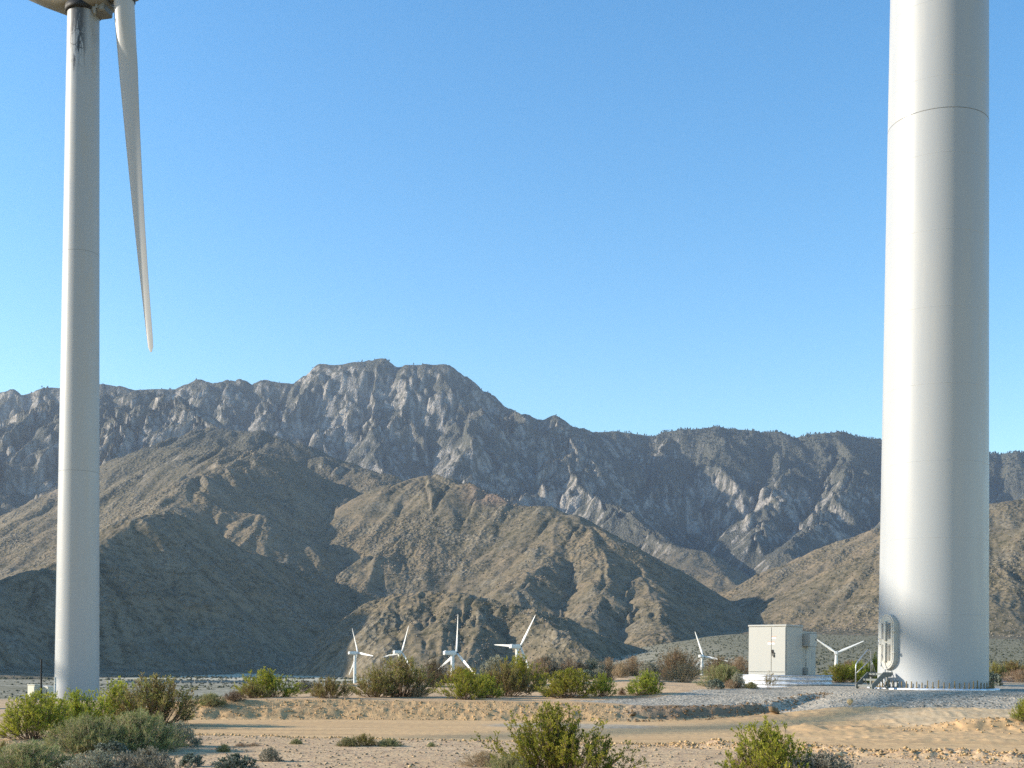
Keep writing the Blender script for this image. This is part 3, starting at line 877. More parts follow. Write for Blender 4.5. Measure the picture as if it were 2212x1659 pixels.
def mat_tower_stained():
    """white paint with black oil run down from the tower top on the side that faces the camera"""
    m = paint('tower_paint_oil_stained', (0.335, 0.352, 0.365), 0.42, 0.22, 0.4, dirt=(0.42, 0.38, 0.30))
    nt = m.node_tree
    n = NB(nt)
    b = nt.nodes['Principled BSDF']
    old = b.inputs['Base Color'].links[0].from_socket
    O = n.obj()
    xyz = n.sep(O)
    hz = n.ramp(xyz[2], 56.0, 67.5)
    st = n.noise(n.scale(O, (2.2, 2.2, 0.22)), 1.6, 6, 0.72, dist=0.6)
    cr = n.voro(n.scale(O, (1.6, 1.6, 0.7)), 1.3, feature='DISTANCE_TO_EDGE')
    side = n.math('MULTIPLY', n.ramp(xyz[1], -0.2, -0.9), n.ramp(n.math('ABSOLUTE', n.math('ADD', xyz[0], 0.25)), 1.3, 0.5))
    streak = n.math('MULTIPLY', n.ramp(n.math('ADD', st, n.math('MULTIPLY', hz, 0.30)), 0.65, 0.77), n.math('MULTIPLY', side, n.ramp(xyz[2], 58.5, 63.0)))
    crack = n.math('MULTIPLY', n.ramp(cr, 0.05, 0.015), n.math('MULTIPLY', side, n.ramp(xyz[2], 60.5, 64.5)))
    f = n.math('MINIMUM', n.math('MAXIMUM', streak, crack), 0.93)
    c = n.mix(f, old, (0.012, 0.012, 0.012))
    haze_ = n.math('MULTIPLY', n.ramp(n.noise(n.scale(O, (0.8, 0.8, 0.3)), 1.1, 5), 0.45, 0.7), n.math('MULTIPLY', hz, 0.55))
    c = n.mix(haze_, c, (0.20, 0.19, 0.18))
    n.link(c, b.inputs['Base Color'])
    return m


M_TOWER = paint('white_tower_paint', (0.34, 0.357, 0.37), 0.42, 0.20, 0.4, dirt=(0.50, 0.47, 0.40))
M_TOWER_OIL = mat_tower_stained()
M_BLADE = paint('blade_gelcoat', (0.40, 0.40, 0.39), 0.38, 0.12, 0.4)
M_NACELLE = paint('nacelle_gelcoat', (0.19, 0.182, 0.155), 0.45, 0.35, 0.4, dirt=(0.30, 0.26, 0.20))
M_SMALLT = paint('turbine_white_paint', (0.66, 0.655, 0.63), 0.4, 0.06, 0.4)
M_CAB = paint('cabinet_beige_paint', (0.385, 0.385, 0.36), 0.45, 0.14, 0.4, dirt=(0.40, 0.36, 0.28))
M_CABIN = paint('cream_box_paint', (0.62, 0.59, 0.46), 0.5, 0.2, 0.4)
M_DOOR = paint('door_paint', (0.43, 0.425, 0.39), 0.45, 0.30, 0.4, dirt=(0.45, 0.38, 0.26), scale=(3, 3, 1))
M_SEAM = paint('tower_joint', (0.17, 0.17, 0.165), 0.7, 0.2, 0.2)
M_GAP = paint('dark_gap', (0.03, 0.03, 0.03), 0.8, 0.0, 0.1)
M_DARK = paint('black_rubber', (0.018, 0.018, 0.018), 0.6, 0.0, 0.3)
M_GALV = metal('galvanised_steel', (0.52, 0.54, 0.56), 0.45, 0.75)
M_RUST = paint('rusty_bolt', (0.21, 0.155, 0.075), 0.7, 0.6, 0.2, dirt=(0.10, 0.06, 0.03))
M_STEP = paint('step_grey_paint', (0.15, 0.165, 0.155), 0.5, 0.3, 0.4, dirt=(0.16, 0.14, 0.11))
M_CONC = paint('pale_concrete', (0.52, 0.50, 0.46), 0.85, 0.3, 0.2, dirt=(0.36, 0.32, 0.26), scale=(2, 2, 2), bump=0.2)
M_CORR = metal('corrugated_zinc', (0.74, 0.76, 0.79), 0.42, 0.35)
M_WHITE = paint('white_sticker', (0.80, 0.80, 0.78), 0.5, 0.05)
M_ORANGE = paint('orange_sticker', (0.62, 0.20, 0.06), 0.5, 0.05)
M_FADE = paint('faded_stencil', (0.42, 0.42, 0.40), 0.6, 0.3)
M_TRAIN = paint('railcar_grey', (0.20, 0.205, 0.20), 0.6, 0.4)


# ------------------------------------------------------------------ wind turbines
def loft(mb, secs, smooth=True, cap=True):
    n = len(secs[0])
    v = [p for s in secs for p in s]
    f = []
    for j in range(len(secs) - 1):
        for i in range(n):
            i2 = (i + 1) % n
            f.append((j * n + i, j * n + i2, (j + 1) * n + i2, (j + 1) * n + i))
    mb.add(v, f, smooth)
    if cap:
        mb.add(secs[0], [tuple(range(n))[::-1]])
        mb.add(secs[-1], [tuple(range(n))])
    return mb


def superell(x, yc, zc, a, b, e=3.5, n=28):
    o = []
    for i in range(n):
        t = 2 * math.pi * i / n
        c, s = math.cos(t), math.sin(t)
        o.append((x, yc + a * math.copysign(abs(c) ** (2 / e), c), zc + b * math.copysign(abs(s) ** (2 / e), s)))
    return o


def blade_mesh(name, L, root_r, chord_max, chord_tip, mat, prebend=0.0, twist=R(14), pitch=0.0, nsec=34, n=20):
    """blade along +Z from the hub centre; chord along X, thickness along Y"""
    secs = []
    for k in range(nsec):
        t = k / (nsec - 1)
        t = t if t < 0.9 else 0.9 + 0.1 * (1 - (1 - (t - 0.9) / 0.1) ** 1.6)
        z = root_r * 1.35 + t * (L - root_r * 1.35)
        s = sstep(0.03, 0.20, t)
        ch = chord_max + (chord_tip - chord_max) * float(np.clip((t - 0.2) / 0.8, 0, 1)) ** 0.92
        if t > 0.975:
            ch *= math.sqrt(max(0.06, 1 - ((t - 0.975) / 0.0262) ** 2))
        th = ch * (0.30 - 0.16 * t)
        tw = twist * (1 - t) ** 2 + pitch
        sec = []
        for i in range(n):
            a = 2 * math.pi * i / n
            cx, cyy = root_r * math.cos(a), root_r * math.sin(a)
            xa = 0.5 * (1 + math.cos(a))
            yt = 5 * 0.2 * (0.2969 * math.sqrt(max(xa, 0)) - 0.126 * xa - 0.3516 * xa ** 2 + 0.2843 * xa ** 3 - 0.1036 * xa ** 4) / 0.2
            ax, ay = (0.47 - xa) * ch, (1 if math.sin(a) >= 0 else -1) * yt * th
            x = cx * (1 - s) + -ax * s
            y = cyy * (1 - s) + ay * s
            c_, s_ = math.cos(tw), math.sin(tw)
            sec.append((x * c_ - y * s_ + prebend * t * t, x * s_ + y * c_, z))
        secs.append(sec)
    return loft(MB(), secs).mesh(name, mat)


HT = 67.6
_big = {}


def big_meshes():
    if _big:
        return _big
    r = lambda z: 2.1 + (1.50 - 2.1) * z / HT
    _big['tower'] = MB().lathe([(r(z), z) for z in np.linspace(0, HT, 40)], 96).mesh('tower', M_TOWER)
    _big['tower_oil'] = MB().lathe([(r(z), z) for z in np.linspace(0, HT, 40)], 96).mesh('tower', M_TOWER_OIL)
    for z in (22.3, 43.7):
        _big['seam%d' % int(z)] = MB().lathe([(r(z) - 0.01, z - 0.016), (r(z) + 0.004, z - 0.012), (r(z) + 0.004, z + 0.012), (r(z) - 0.01, z + 0.016)], 96, cap=False).mesh('flange_seam', M_SEAM)
    _big['welds'] = []
    z = 2.9
    while z < HT - 1:
        if min(abs(z - 22.3), abs(z - 43.7)) > 1:
            _big['welds'].append(MB().lathe([(r(z) - 0.004, z - 0.022), (r(z) + 0.004, z - 0.006), (r(z) + 0.004, z + 0.006), (r(z) - 0.004, z + 0.022)], 96, cap=False).mesh('weld_seam', M_TOWER))
        z += 2.95
    # nacelle: tapered towards the rear, hub side at +X
    S = [(-7.4, 0, 3.5, 0.8, 0.55), (-7.1, 0, 3.4, 1.15, 0.85), (-5.0, 0, 2.95, 1.5, 1.45), (-2.4, 0, 2.3, 1.7, 1.95), (0, 0, 1.9, 1.8, 2.05), (2.2, 0, 1.95, 1.75, 2.0), (2.75, 0, 2.0, 1.6, 1.85), (2.95, 0, 2.0, 1.4, 1.65)]
    mb = loft(MB(), [superell(*s) for s in S])
    _big['nacelle'] = mb.mesh('nacelle', M_NACELLE)
    _big['collar'] = MB().lathe([(1.62, -0.25), (1.72, -0.2), (1.72, 0.35), (1.4, 0.4)], 64).mesh('yaw_collar', M_DARK)
    bx = MB()
    bx.box(1.35, 2.75, -0.85, 0.85, -0.55, 0.45, bev=0.12)
    _big['duct'] = bx.mesh('underside_duct', M_NACELLE)
    vn = MB()
    vn.box(1.95, 2.2, -1.0, -0.80, -0.35, 0.2)
    vn.box(1.75, 2.0, -1.02, -0.82, -0.8, -0.25)
    vn.add([(1.75, -1.02, -0.8), (2.0, -1.02, -0.8), (2.0, -0.82, -0.8), (1.75, -0.82, -0.8), (1.87, -0.92, -1.0)], [(0, 1, 4), (1, 2, 4), (2, 3, 4), (3, 0, 4)])
    _big['vent'] = vn.mesh('vent', M_NACELLE)
    Mx = Matrix.Rotation(R(90), 4, 'Y')
    _big['hub'] = MB().lathe([(1.35, 2.95), (1.5, 3.15), (1.52, 4.9), (1.45, 5.4), (1.25, 5.9), (0.9, 6.25), (0.45, 6.45), (0.02, 6.5)], 48, M=Matrix.Translation((0, 0, 2.05)) @ Mx).mesh('hub', M_NACELLE)
    hp = MB()
    hp.box(4.95, 5.45, -0.9, -0.3, 0.55, 0.8)
    _big['hatch'] = hp.mesh('hub_hatch', M_GAP)
    _big['blade'] = blade_mesh('blade', 36.0, 0.98, 2.05, 0.66, M_BLADE, prebend=0.9, twist=R(-13), pitch=R(9))
    _big['cuff'] = MB().lathe([(1.05, 1.32), (1.08, 1.42), (1.08, 1.58), (1.03, 1.66)], 40).mesh('blade_root_ring', M_DARK)
    return _big


def big_turbine(label, base, yaw, phase, feather=0.0, stained=False, bladeyaw=True):
    B = big_meshes()
    t = thing('wind_turbine', label, 'wind turbine', loc=base, group='large wind turbines')
    tw = link('tower', B['tower_oil'] if stained else B['tower'], t)
    for z in (22, 43):
        link('flange_seam', B['seam%d' % z], tw)
    for w in B['welds']:
        link('weld_seam', w, tw)
    nac = link('nacelle', B['nacelle'], t, loc=(0, 0, HT - 0.05), rot=(0, 0, yaw))
    link('yaw_collar', B['collar'], nac)
    link('underside_duct', B['duct'], nac)
    link('vent', B['vent'], nac)
    # the rotor: everything turns about local X through (4.35, 0, 2.05)
    hub = link('hub', B['hub'], t, loc=(0, 0, HT - 0.05), rot=(0, 0, yaw))
    link('hub_hatch', B['hatch'], hub)
    Mn = Matrix.Translation((0, 0, HT - 0.05)) @ Matrix.Rotation(yaw, 4, 'Z') @ Matrix.Translation((4.35, 0, 2.05)) @ Matrix.Rotation(R(-4.0), 4, 'Y')
    for k in range(3):
        bl = link('blade', B['blade'], t)
        bl.matrix_local = Mn @ Matrix.Rotation(phase + k * 2 * math.pi / 3, 4, 'X') @ Matrix.Rotation(feather, 4, 'Z')
        link('blade_root_ring', B['cuff'], bl)
    return t


# the left tower and its hanging blade
pl = px(166, 1512, 118.0)
LT = np.array((pl[0], 118.0, gz(pl[0], 118.0)))
left_t = big_turbine('wind turbine with oil-streaked white tower and one blade hanging down beside it', (LT[0], LT[1], px(166, 1512, 118.0)[2]), R(-14), R(180), 0.0, True)

# the right tower, cut off by the frame
pr = px(2014, 1488, 47.8)
RT = np.array((pr[0], 47.8, pr[2] - 0.02))
right_t = big_turbine('thick smooth white turbine tower with oval door and steps at its foot', tuple(RT), R(-10), R(60))

# two neighbours of the row, out of the frame on the left; their blades shade the two towers
def shading_turbine(label, target, zhit, dist_from_hub, ang, Dref):
    """turbine of the same kind up-sun of target; the blade at angle ang (from +Y, in the YZ plane) shades target at zhit"""
    tanE = math.tan(SUN_EL)
    hy = target[1] + dist_from_hub * math.cos(ang)
    hz = zhit + dist_from_hub * math.sin(ang)
    b0 = 0.0
    for _ in range(12):
        hubz = b0 + HT - 0.05 + 2.05 + 0.3
        D = (hubz - hz) / tanE
        bx_ = target[0] - 1.9 - D - 4.35
        by_ = hy
        b0 = gz(bx_, by_)
    # blade axis in the rotor plane: local Z turned about X by phase; the wanted direction is from the hub down towards the target
    dy, dz = -math.cos(ang), -math.sin(ang)
    phase = math.atan2(-dy, dz)
    return big_turbine(label, (bx_, by_, b0), 0.0, phase, R(90))


shading_turbine('white wind turbine next in the row, left of the picture', (RT[0], RT[1] - 1.0), RT[2] + 2.45, 13.0, R(27), 0)
shading_turbine('white wind turbine farther along the row, left of the picture', (LT[0], LT[1] - 1.0), px(166, 1452, 118.0)[2], 28.0, R(2), 0)

# flange, bolts and door of the right tower
MBz = MB().lathe([(2.46, -0.25), (2.50, 0.02), (2.48, 0.07), (2.1, 0.075)], 80, cap=False)
MBz.build('base_flange', M_CORR, right_t)
bolt = MB()
bolt.lathe([(0.022, 0.07), (0.022, 0.34), (0.012, 0.36)], 8)
bolt.lathe([(0.045, 0.075), (0.045, 0.13)], 6, smooth=False)
bolt_me = bolt.mesh('anchor_bolt', M_RUST)
rb = random.Random(4)
for k in range(72):
    a = 2 * math.pi * (k + 0.25) / 72
    link('anchor_bolt', bolt_me, right_t, loc=(2.27 * math.cos(a), 2.27 * math.sin(a), -0.005), rot=(0, 0, rb.random() * 3)).scale = (1, 1, rb.uniform(0.82, 1.12))


def stadium(w, h, n=14):
    r = w / 2
    p = []
    for i in range(n + 1):
        a = math.pi * i / n
        p.append((r * math.cos(a), h / 2 - r + r * math.sin(a)))
    for i in range(n + 1):
        a = math.pi + math.pi * i / n
        p.append((r * math.cos(a), -h / 2 + r + r * math.sin(a)))
    return p


# local frame on the tower wall: x to the right, y up, z outwards
cam_az = math.atan2(-RT[1], -RT[0])
door_az = cam_az - R(50)
DM = Matrix.Rotation(door_az, 4, 'Z') @ Matrix.Translation((2.0, 0, 1.86)) @ Matrix(((0, 0, 1, 0), (1, 0, 0, 0), (0, 1, 0, 0), (0, 0, 0, 1)))
door = link('door', None, right_t)
door.matrix_local = DM
out_, inn = stadium(0.92, 2.16), stadium(0.80, 2.04)
fr = MB()
n_ = len(out_)
v_ = [(x, y, z) for z in (-0.15, 0.25) for x, y in out_] + [(x, y, z) for z in (-0.15, 0.25) for x, y in inn]
f_ = []
for i in range(n_):
    j = (i + 1) % n_
    f_ += [(i, j, n_ + j, n_ + i), (2 * n_ + j, 2 * n_ + i, 3 * n_ + i, 3 * n_ + j), (n_ + i, n_ + j, 3 * n_ + j, 3 * n_ + i)]
fr.add(v_, f_)
fr.build('door_frame', M_DOOR, door)
MB().prism(stadium(0.785, 2.025), 0.10, 0.262).build('door_leaf', M_DOOR, door)
for yc_ in (0.42, -0.42):
    lv = MB()
    for k in range(15):
        y = yc_ - 0.29 + 0.58 * k / 14
        lv.add([(-0.26, y - 0.012, 0.264), (0.26, y - 0.012, 0.264), (0.26, y - 0.016, 0.300), (-0.26, y - 0.016, 0.300), (-0.26, y + 0.014, 0.264), (0.26, y + 0.014, 0.264)], [(0, 1, 2, 3), (3, 2, 5, 4), (0, 3, 4), (1, 5, 2)])
    lv.build('louvre', M_DOOR, door)
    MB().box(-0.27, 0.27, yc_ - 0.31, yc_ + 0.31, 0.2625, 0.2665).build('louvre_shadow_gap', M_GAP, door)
    MB().box(-0.05, 0.065, yc_ - 0.37, yc_ + 0.37, 0.264, 0.345, bev=0.008).build('centre_bar', M_DOOR, door)
for yc_ in (0.42, -0.42):
    h_ = MB().box(0.36, 0.53, yc_ - 0.03, yc_ + 0.03, 0.20, 0.30, bev=0.008)
    h_.lathe([(0.028, -0.06), (0.028, 0.06)], 10, M=Matrix.Translation((0.50, yc_, 0.27)) @ Matrix.Rotation(R(90), 4, 'X'))
    h_.build('hinge', M_DOOR, door)
hd = MB().tube([(-0.33, 0.12, 0.26), (-0.33, 0.12, 0.34), (-0.33, -0.10, 0.34), (-0.33, -0.10, 0.26)], 0.014)
hd.build('door_handle', M_GALV, door)
st_ = MB()
for x0, y0, w, h in ((-0.02, 0.36, 0.035, 0.05), (-0.02, 0.26, 0.03, 0.04), (-0.12, 0.06, 0.02, 0.11), (-0.10, 0.06, 0.05, 0.02), (-0.02, 0.06, 0.018, 0.10), (0.06, 0.06, 0.02, 0.11)):
    r_ = 2.1 - 0.0089 * (1.86 + 1.08 + 0.15 + y0) + 0.004
    a0, a1 = x0 / 2.1, (x0 + w) / 2.1
    z0 = 1.86 + 1.08 + 0.10 + y0
    st_.add([(r_ * math.cos(a0), r_ * math.sin(a0), z0), (r_ * math.cos(a1), r_ * math.sin(a1), z0), (r_ * math.cos(a1), r_ * math.sin(a1), z0 + h), (r_ * math.cos(a0), r_ * math.sin(a0), z0 + h)], [(0, 1, 2, 3)])
sm = st_.build('stencil_mark', M_FADE, right_t)
sm.rotation_euler = (0, 0, door_az)

# ------------------------------------------------------------------ steps to the door
stair_az = door_az + R(12)
sd = Vector((math.cos(stair_az), math.sin(stair_az), 0))
sp = Vector(tuple(RT)) + Vector((math.cos(door_az), math.sin(door_az), 0)) * 2.55
steps = thing('steel_steps', 'grey steel steps with bent pipe handrail at the oval tower door', 'steps', loc=(sp.x, sp.y, RT[2] - 0.03), rotz=stair_az)
LV = [(-0.05, 0.66), (0.27, 0.44), (0.57, 0.21)]           # tread start (outwards) and height
for x0, h in LV:
    tr = MB().box(x0, x0 + 0.27, -0.37, 0.37, h - 0.035, h, bev=0.006)
    tr.box(x0 + 0.245, x0 + 0.272, -0.372, 0.372, h - 0.075, h - 0.036)
    tr.build('tread', M_STEP, steps)
for s in (-1, 1):
    y0, y1 = (0.374, 0.404) if s > 0 else (-0.404, -0.374)
    poly = [(-0.30, 0.62), (-0.30, 0.70), (0.24, 0.70), (0.90, 0.22), (0.90, 0.06), (0.78, 0.06), (0.12, 0.52), (-0.20, 0.52)]
    MB().prism([(x, z) for x, z in poly], y0, y1, M=Matrix(((1, 0, 0, 0), (0, 0, 1, 0), (0, 1, 0, 0), (0, 0, 0, 1)))).build('stringer', M_STEP, steps)
    lg = MB().box(-0.02, 0.06, y0 - 0.02, y1 + 0.02, -0.04, 0.53)
    lg.build('leg', M_STEP, steps)
    MB().box(0.80, 0.90, y0 - 0.03, y1 + 0.03, -0.06, 0.07).build('foot', M_STEP, steps)
    MB().tube([(0.02, y0 + 0.015, 0.05), (0.35, y0 + 0.015, 0.36)], 0.018).build('brace', M_STEP, steps)
side = -0.43
hr = MB().tube([(0.86, side, 0.10), (0.86, side, 0.92), (0.83, side, 1.02), (0.76, side, 1.10), (0.25, side, 1.52), (0.15, side, 1.57), (0.05, side, 1.55), (0.0, side, 1.47), (-0.02, side, 0.66)], 0.021, 10)
hr.build('handrail', M_GALV, steps)
MB().tube([(0.86, side, 0.62), (-0.01, side, 1.22)], 0.017, 8).build('middle_rail', M_GALV, steps)
for x in (-0.14, -0.26):
    MB().tube([(x, side, 0.70), (-0.02, side, 1.20)], 0.010, 6).build('rail_stay', M_GALV, steps)
MB().box(-0.35, 1.05, -0.62, 0.62, -0.14, -0.045, bev=0.02).build('concrete_slab', M_CONC, steps)

# ------------------------------------------------------------------ equipment cabinet on its round base
rc = ground_at(1694, 1484)
RCY = rc[1] + 2.05
rcx, rcz = px(1694, 1470, RCY)[0], rc[2]
ring = thing('round_base', 'low round base of white corrugated steel under the beige cabinet', 'base', loc=(rcx, RCY, rcz - 0.04))
RR = 199 * RCY / F_PX / 2
prof = [(RR - 0.04, -0.15)]
for k in range(49):
    z = -0.10 + 0.62 * k / 48
    prof.append((RR + 0.028 * math.cos(2 * math.pi * (z + 0.02) / 0.185), z))
MB().lathe(prof, 120, cap=False).build('corrugated_wall', M_CORR, ring)
MB().lathe([(RR - 0.05, 0.515), (RR - 0.05, 0.545), (RR + 0.035, 0.545), (RR + 0.035, 0.505)], 120, cap=False).build('rim', M_GALV, ring)
MB().lathe([(0.01, 0.50), (RR - 0.03, 0.50)], 80, cap=False).build('gravel_fill', M_GRAVEL, ring)
print('ring', rc, RR)
CZ = rcz - 0.04 + 0.505
yawc = R(-12.8 - 27)                                          # front normal turned to the camera's left
cab = thing('equipment_cabinet', 'tall beige metal equipment cabinet with double doors and warning stickers', 'cabinet', loc=(rcx - 0.15, RCY + 0.1, CZ), rotz=yawc)
# local: front face at y = -1.25, x across; the tall part in front, lower part behind
W2 = 0.90
H1, H2 = 2.20, 1.95
MB().box(-W2, W2, -1.25, 0.30, 0.0, H1 - 0.06, bev=0.012).build('body', M_CAB, cab)
MB().box(-W2 - 0.03, W2 + 0.03, -1.29, 0.33, H1 - 0.058, H1 + 0.02, bev=0.015).build('roof', M_CAB, cab)
MB().box(-W2 + 0.05, W2 - 0.06, 0.302, 1.75, 0.0, H2 - 0.05, bev=0.012).build('rear_body', M_CAB, cab)
MB().box(-W2 + 0.03, W2 - 0.04, 0.335, 1.78, H2 - 0.048, H2 + 0.01, bev=0.01).build('rear_roof', M_CAB, cab)
xs = 0.22
for x0, x1 in ((-W2 + 0.015, xs - 0.008), (xs + 0.008, W2 - 0.015)):
    dr = MB().box(x0, x1, -1.285, -1.2525, 0.17, H1 - 0.10, bev=0.008).build('door', M_CAB, cab)
MB().box(-W2 + 0.02, W2 - 0.02, -1.270, -1.2522, 0.02, 0.15, bev=0.006).build('plinth', M_CAB, cab)
MB().box(xs - 0.006, xs + 0.006, -1.262, -1.2525, 0.17, H1 - 0.10).build('door_gap', M_GAP, cab)
MB().box(W2 + 0.0005, W2 + 0.012, -1.20, 0.26, 0.05, H1 - 0.12, bev=0.004).build('side_panel', M_CAB, cab)
hd = MB().box(xs + 0.02, xs + 0.11, -1.312, -1.2855, 0.98, 1.13, bev=0.01)
hd.box(xs + 0.05, xs + 0.085, -1.335, -1.313, 0.86, 1.02, bev=0.008)
hd.lathe([(0.035, 0), (0.035, 0.03)], 12, M=Matrix.Translation((xs + 0.13, -1.286, 0.98)) @ Matrix.Rotation(R(90), 4, 'X'))
hd.build('handle', M_DARK, cab)
MB().box(xs + 0.10, xs + 0.16, -1.318, -1.2855, 0.80, 0.93, bev=0.01).build('padlock', M_DARK, cab)
for x0, z0, w in ((xs + 0.02, 1.60, 0.20), (xs - 0.17, 1.36, 0.155), (xs + 0.02, 1.36, 0.13)):
    sk = MB().box(x0, x0 + w, -1.289, -1.2852, z0, z0 + 0.11).build('sticker', M_WHITE, cab)
    MB().box(x0, x0 + w, -1.2905, -1.2892, z0 + 0.085, z0 + 0.11).build('orange_stripe', M_ORANGE, sk)
MB().box(W2 - 0.058, W2 + 0.30, 0.42, 1.10, 1.30, 1.86, bev=0.015).build('wall_box', M_CAB, cab)
MB().box(W2 + 0.302, W2 + 0.315, 0.98, 1.04, 1.56, 1.66).build('box_latch', M_DARK, cab)
MB().box(W2 - 0.058, W2 + 0.16, 0.55, 0.86, 0.06, 0.36, bev=0.01).build('junction_box', M_CAB, cab)
MB().tube([(W2 + 0.02, 0.62, 1.30), (W2 + 0.02, 0.62, 0.36)], 0.022, 8).build('conduit', M_CAB, cab)
MB().box(W2 - 0.0585, W2 - 0.052, 1.32, 1.46, 0.85, 1.12).build('worn_patch', M_FADE, cab)

# ------------------------------------------------------------------ boxes beside the left tower
eb = px(88, 1512, 114.0)
ebz = gz(eb[0], 114.0)
def zat(v, d, u=88):
    return px(u, v, d)[2]
c1 = thing('utility_cabinet', 'taller cream utility cabinet at the foot of the left tower', 'cabinet', loc=(px(76, 1500, 114)[0], 114.0, ebz), rotz=R(-28))
htop = zat(1479, 114) - ebz
MB().box(-0.52, 0.45, -0.45, 0.45, 0, htop - 0.05, bev=0.02).build('body', M_CABIN, c1)
MB().box(-0.56, 0.49, -0.50, 0.50, htop - 0.048, htop + 0.02, bev=0.015).build('roof', M_CABIN, c1)
MB().box(-0.46, 0.39, -0.475, -0.452, 0.12, htop - 0.16, bev=0.008).build('door', M_CABIN, c1)
c2 = thing('utility_cabinet', 'lower wide cream utility cabinet between black pole and left tower', 'cabinet', loc=(px(101, 1500, 114)[0], 114.1, ebz), rotz=R(-28))
h2 = zat(1482, 114) - ebz
MB().box(-0.62, 0.66, -0.40, 0.40, 0, h2 - 0.04, bev=0.02).build('body', M_CABIN, c2)
MB().box(-0.65, 0.69, -0.43, 0.43, h2 - 0.038, h2 + 0.02, bev=0.012).build('lid', M_WHITE, c2)
MB().box(0.36, 0.40, -0.43, -0.402, h2 * 0.45, h2 * 0.72).build('handle', M_DARK, c2)
MB().box(-0.56, 0.28, -0.42, -0.402, 0.12, h2 - 0.14, bev=0.006).build('door', M_CABIN, c2)
bp = px(89, 1478, 113.4)
pole = thing('black_pole', 'upright black pole behind the cream cabinets left of the tower', 'pole', loc=(bp[0], 113.4, gz(bp[0], 113.4)))
ph = zat(1424, 113.4) - gz(bp[0], 113.4)
MB().lathe([(0.10, -0.1), (0.085, ph * 0.5), (0.075, ph)], 12).build('shaft', M_DARK, pole)
MB().lathe([(0.16, 0), (0.16, 0.05)], 12).build('foot_plate', M_DARK, pole)
gp = px(117, 1500, 113.0)
pipe = thing('grey_pipe', 'short pale grey pipe post touching the left tower', 'pipe', loc=(gp[0], 113.2, gz(gp[0], 113.2)))
pph = zat(1463, 113.2) - gz(gp[0], 113.2)
MB().lathe([(0.10, -0.1), (0.10, pph)], 14).build('shaft', M_GALV, pipe)
MB().lathe([(0.115, pph - 0.08), (0.115, pph + 0.02)], 14).build('cap', M_GALV, pipe)

# ------------------------------------------------------------------ small turbines in the valley
Mx = Matrix.Rotation(R(90), 4, 'Y')
sm_bl = blade_mesh('blade', 19.5, 0.5, 1.7, 0.5, M_SMALLT, prebend=0.0, twist=R(14), pitch=R(0), nsec=14, n=14)
sm_nac = loft(MB(), [superell(*s, e=6, n=20) for s in [(-5.2, 0, 0.0, 0.85, 0.8), (-5.0, 0, 0.0, 1.05, 1.0), (0.6, 0, 0.05, 1.15, 1.15), (1.6, 0, 0.05, 1.0, 1.0)]]).mesh('nacelle', M_SMALLT)
sm_hub = MB().lathe([(0.7, 1.6), (0.75, 2.6), (0.55, 3.0), (0.1, 3.2)], 20, M=Mx).mesh('hub', M_DARK)
sm_roof = MB().box(-4.6, 0.4, -0.85, 0.85, 1.10, 1.25, bev=0.03).mesh('nacelle_cover', M_SMALLT)
SMALL = [
    (773, 1411, 840, 50, -24, 'small white turbine standing alone, leftmost of the valley row'),
    (868, 1409, 830, 42, 20, 'small white turbine rising behind the wide brown bush'),
    (986, 1411, 600, 53, 3, 'small white turbine with one blade pointing straight up'),
    (1124, 1397, 630, 44, 33, 'small white turbine with one blade level to the left'),
    (1519, 1418, 880, 30, -20, 'small white turbine left of the beige cabinet'),
    (1807, 1411, 800, 18, 65, 'small white turbine between cabinet and right tower, blades in a V'),
]
for u, v, d, ax, ph_, lab in SMALL:
    hp_ = px(u, v, d)
    yaw = R(90 - ax)
    hubx, huby = hp_[0], hp_[1]
    bx_, by_ = hubx - 2.3 * math.cos(yaw), huby - 2.3 * math.sin(yaw)
    g0 = gz(bx_, by_)
    hh = hp_[2] - g0
    t = thing('small_wind_turbine', lab, 'wind turbine', loc=(bx_, by_, g0), group='small wind turbines in the valley')
    MB().lathe([(1.35, -1.0), (1.30, 0.5), (0.92, hh - 1.0)], 28).build('tower', M_SMALLT, t)
    link('nacelle', sm_nac, t, loc=(0, 0, hh), rot=(0, 0, yaw))
    link('nacelle_cover', sm_roof, t, loc=(0, 0, hh), rot=(0, 0, yaw))
    link('hub', sm_hub, t, loc=(0, 0, hh), rot=(0, 0, yaw))
    for k in range(3):
        b_ = link('blade', sm_bl, t)
        a_ = -(R(ph_) + k * 2 * math.pi / 3)
        # seen from the camera the rotor is viewed from behind: a positive angle leans right
        b_.matrix_local = Matrix.Translation((0, 0, hh)) @ Matrix.Rotation(yaw, 4, 'Z') @ Matrix.Translation((2.3, 0, 0.1)) @ Matrix.Rotation(-a_, 4, 'X') @ Matrix.Rotation(R(78), 4, 'Z')

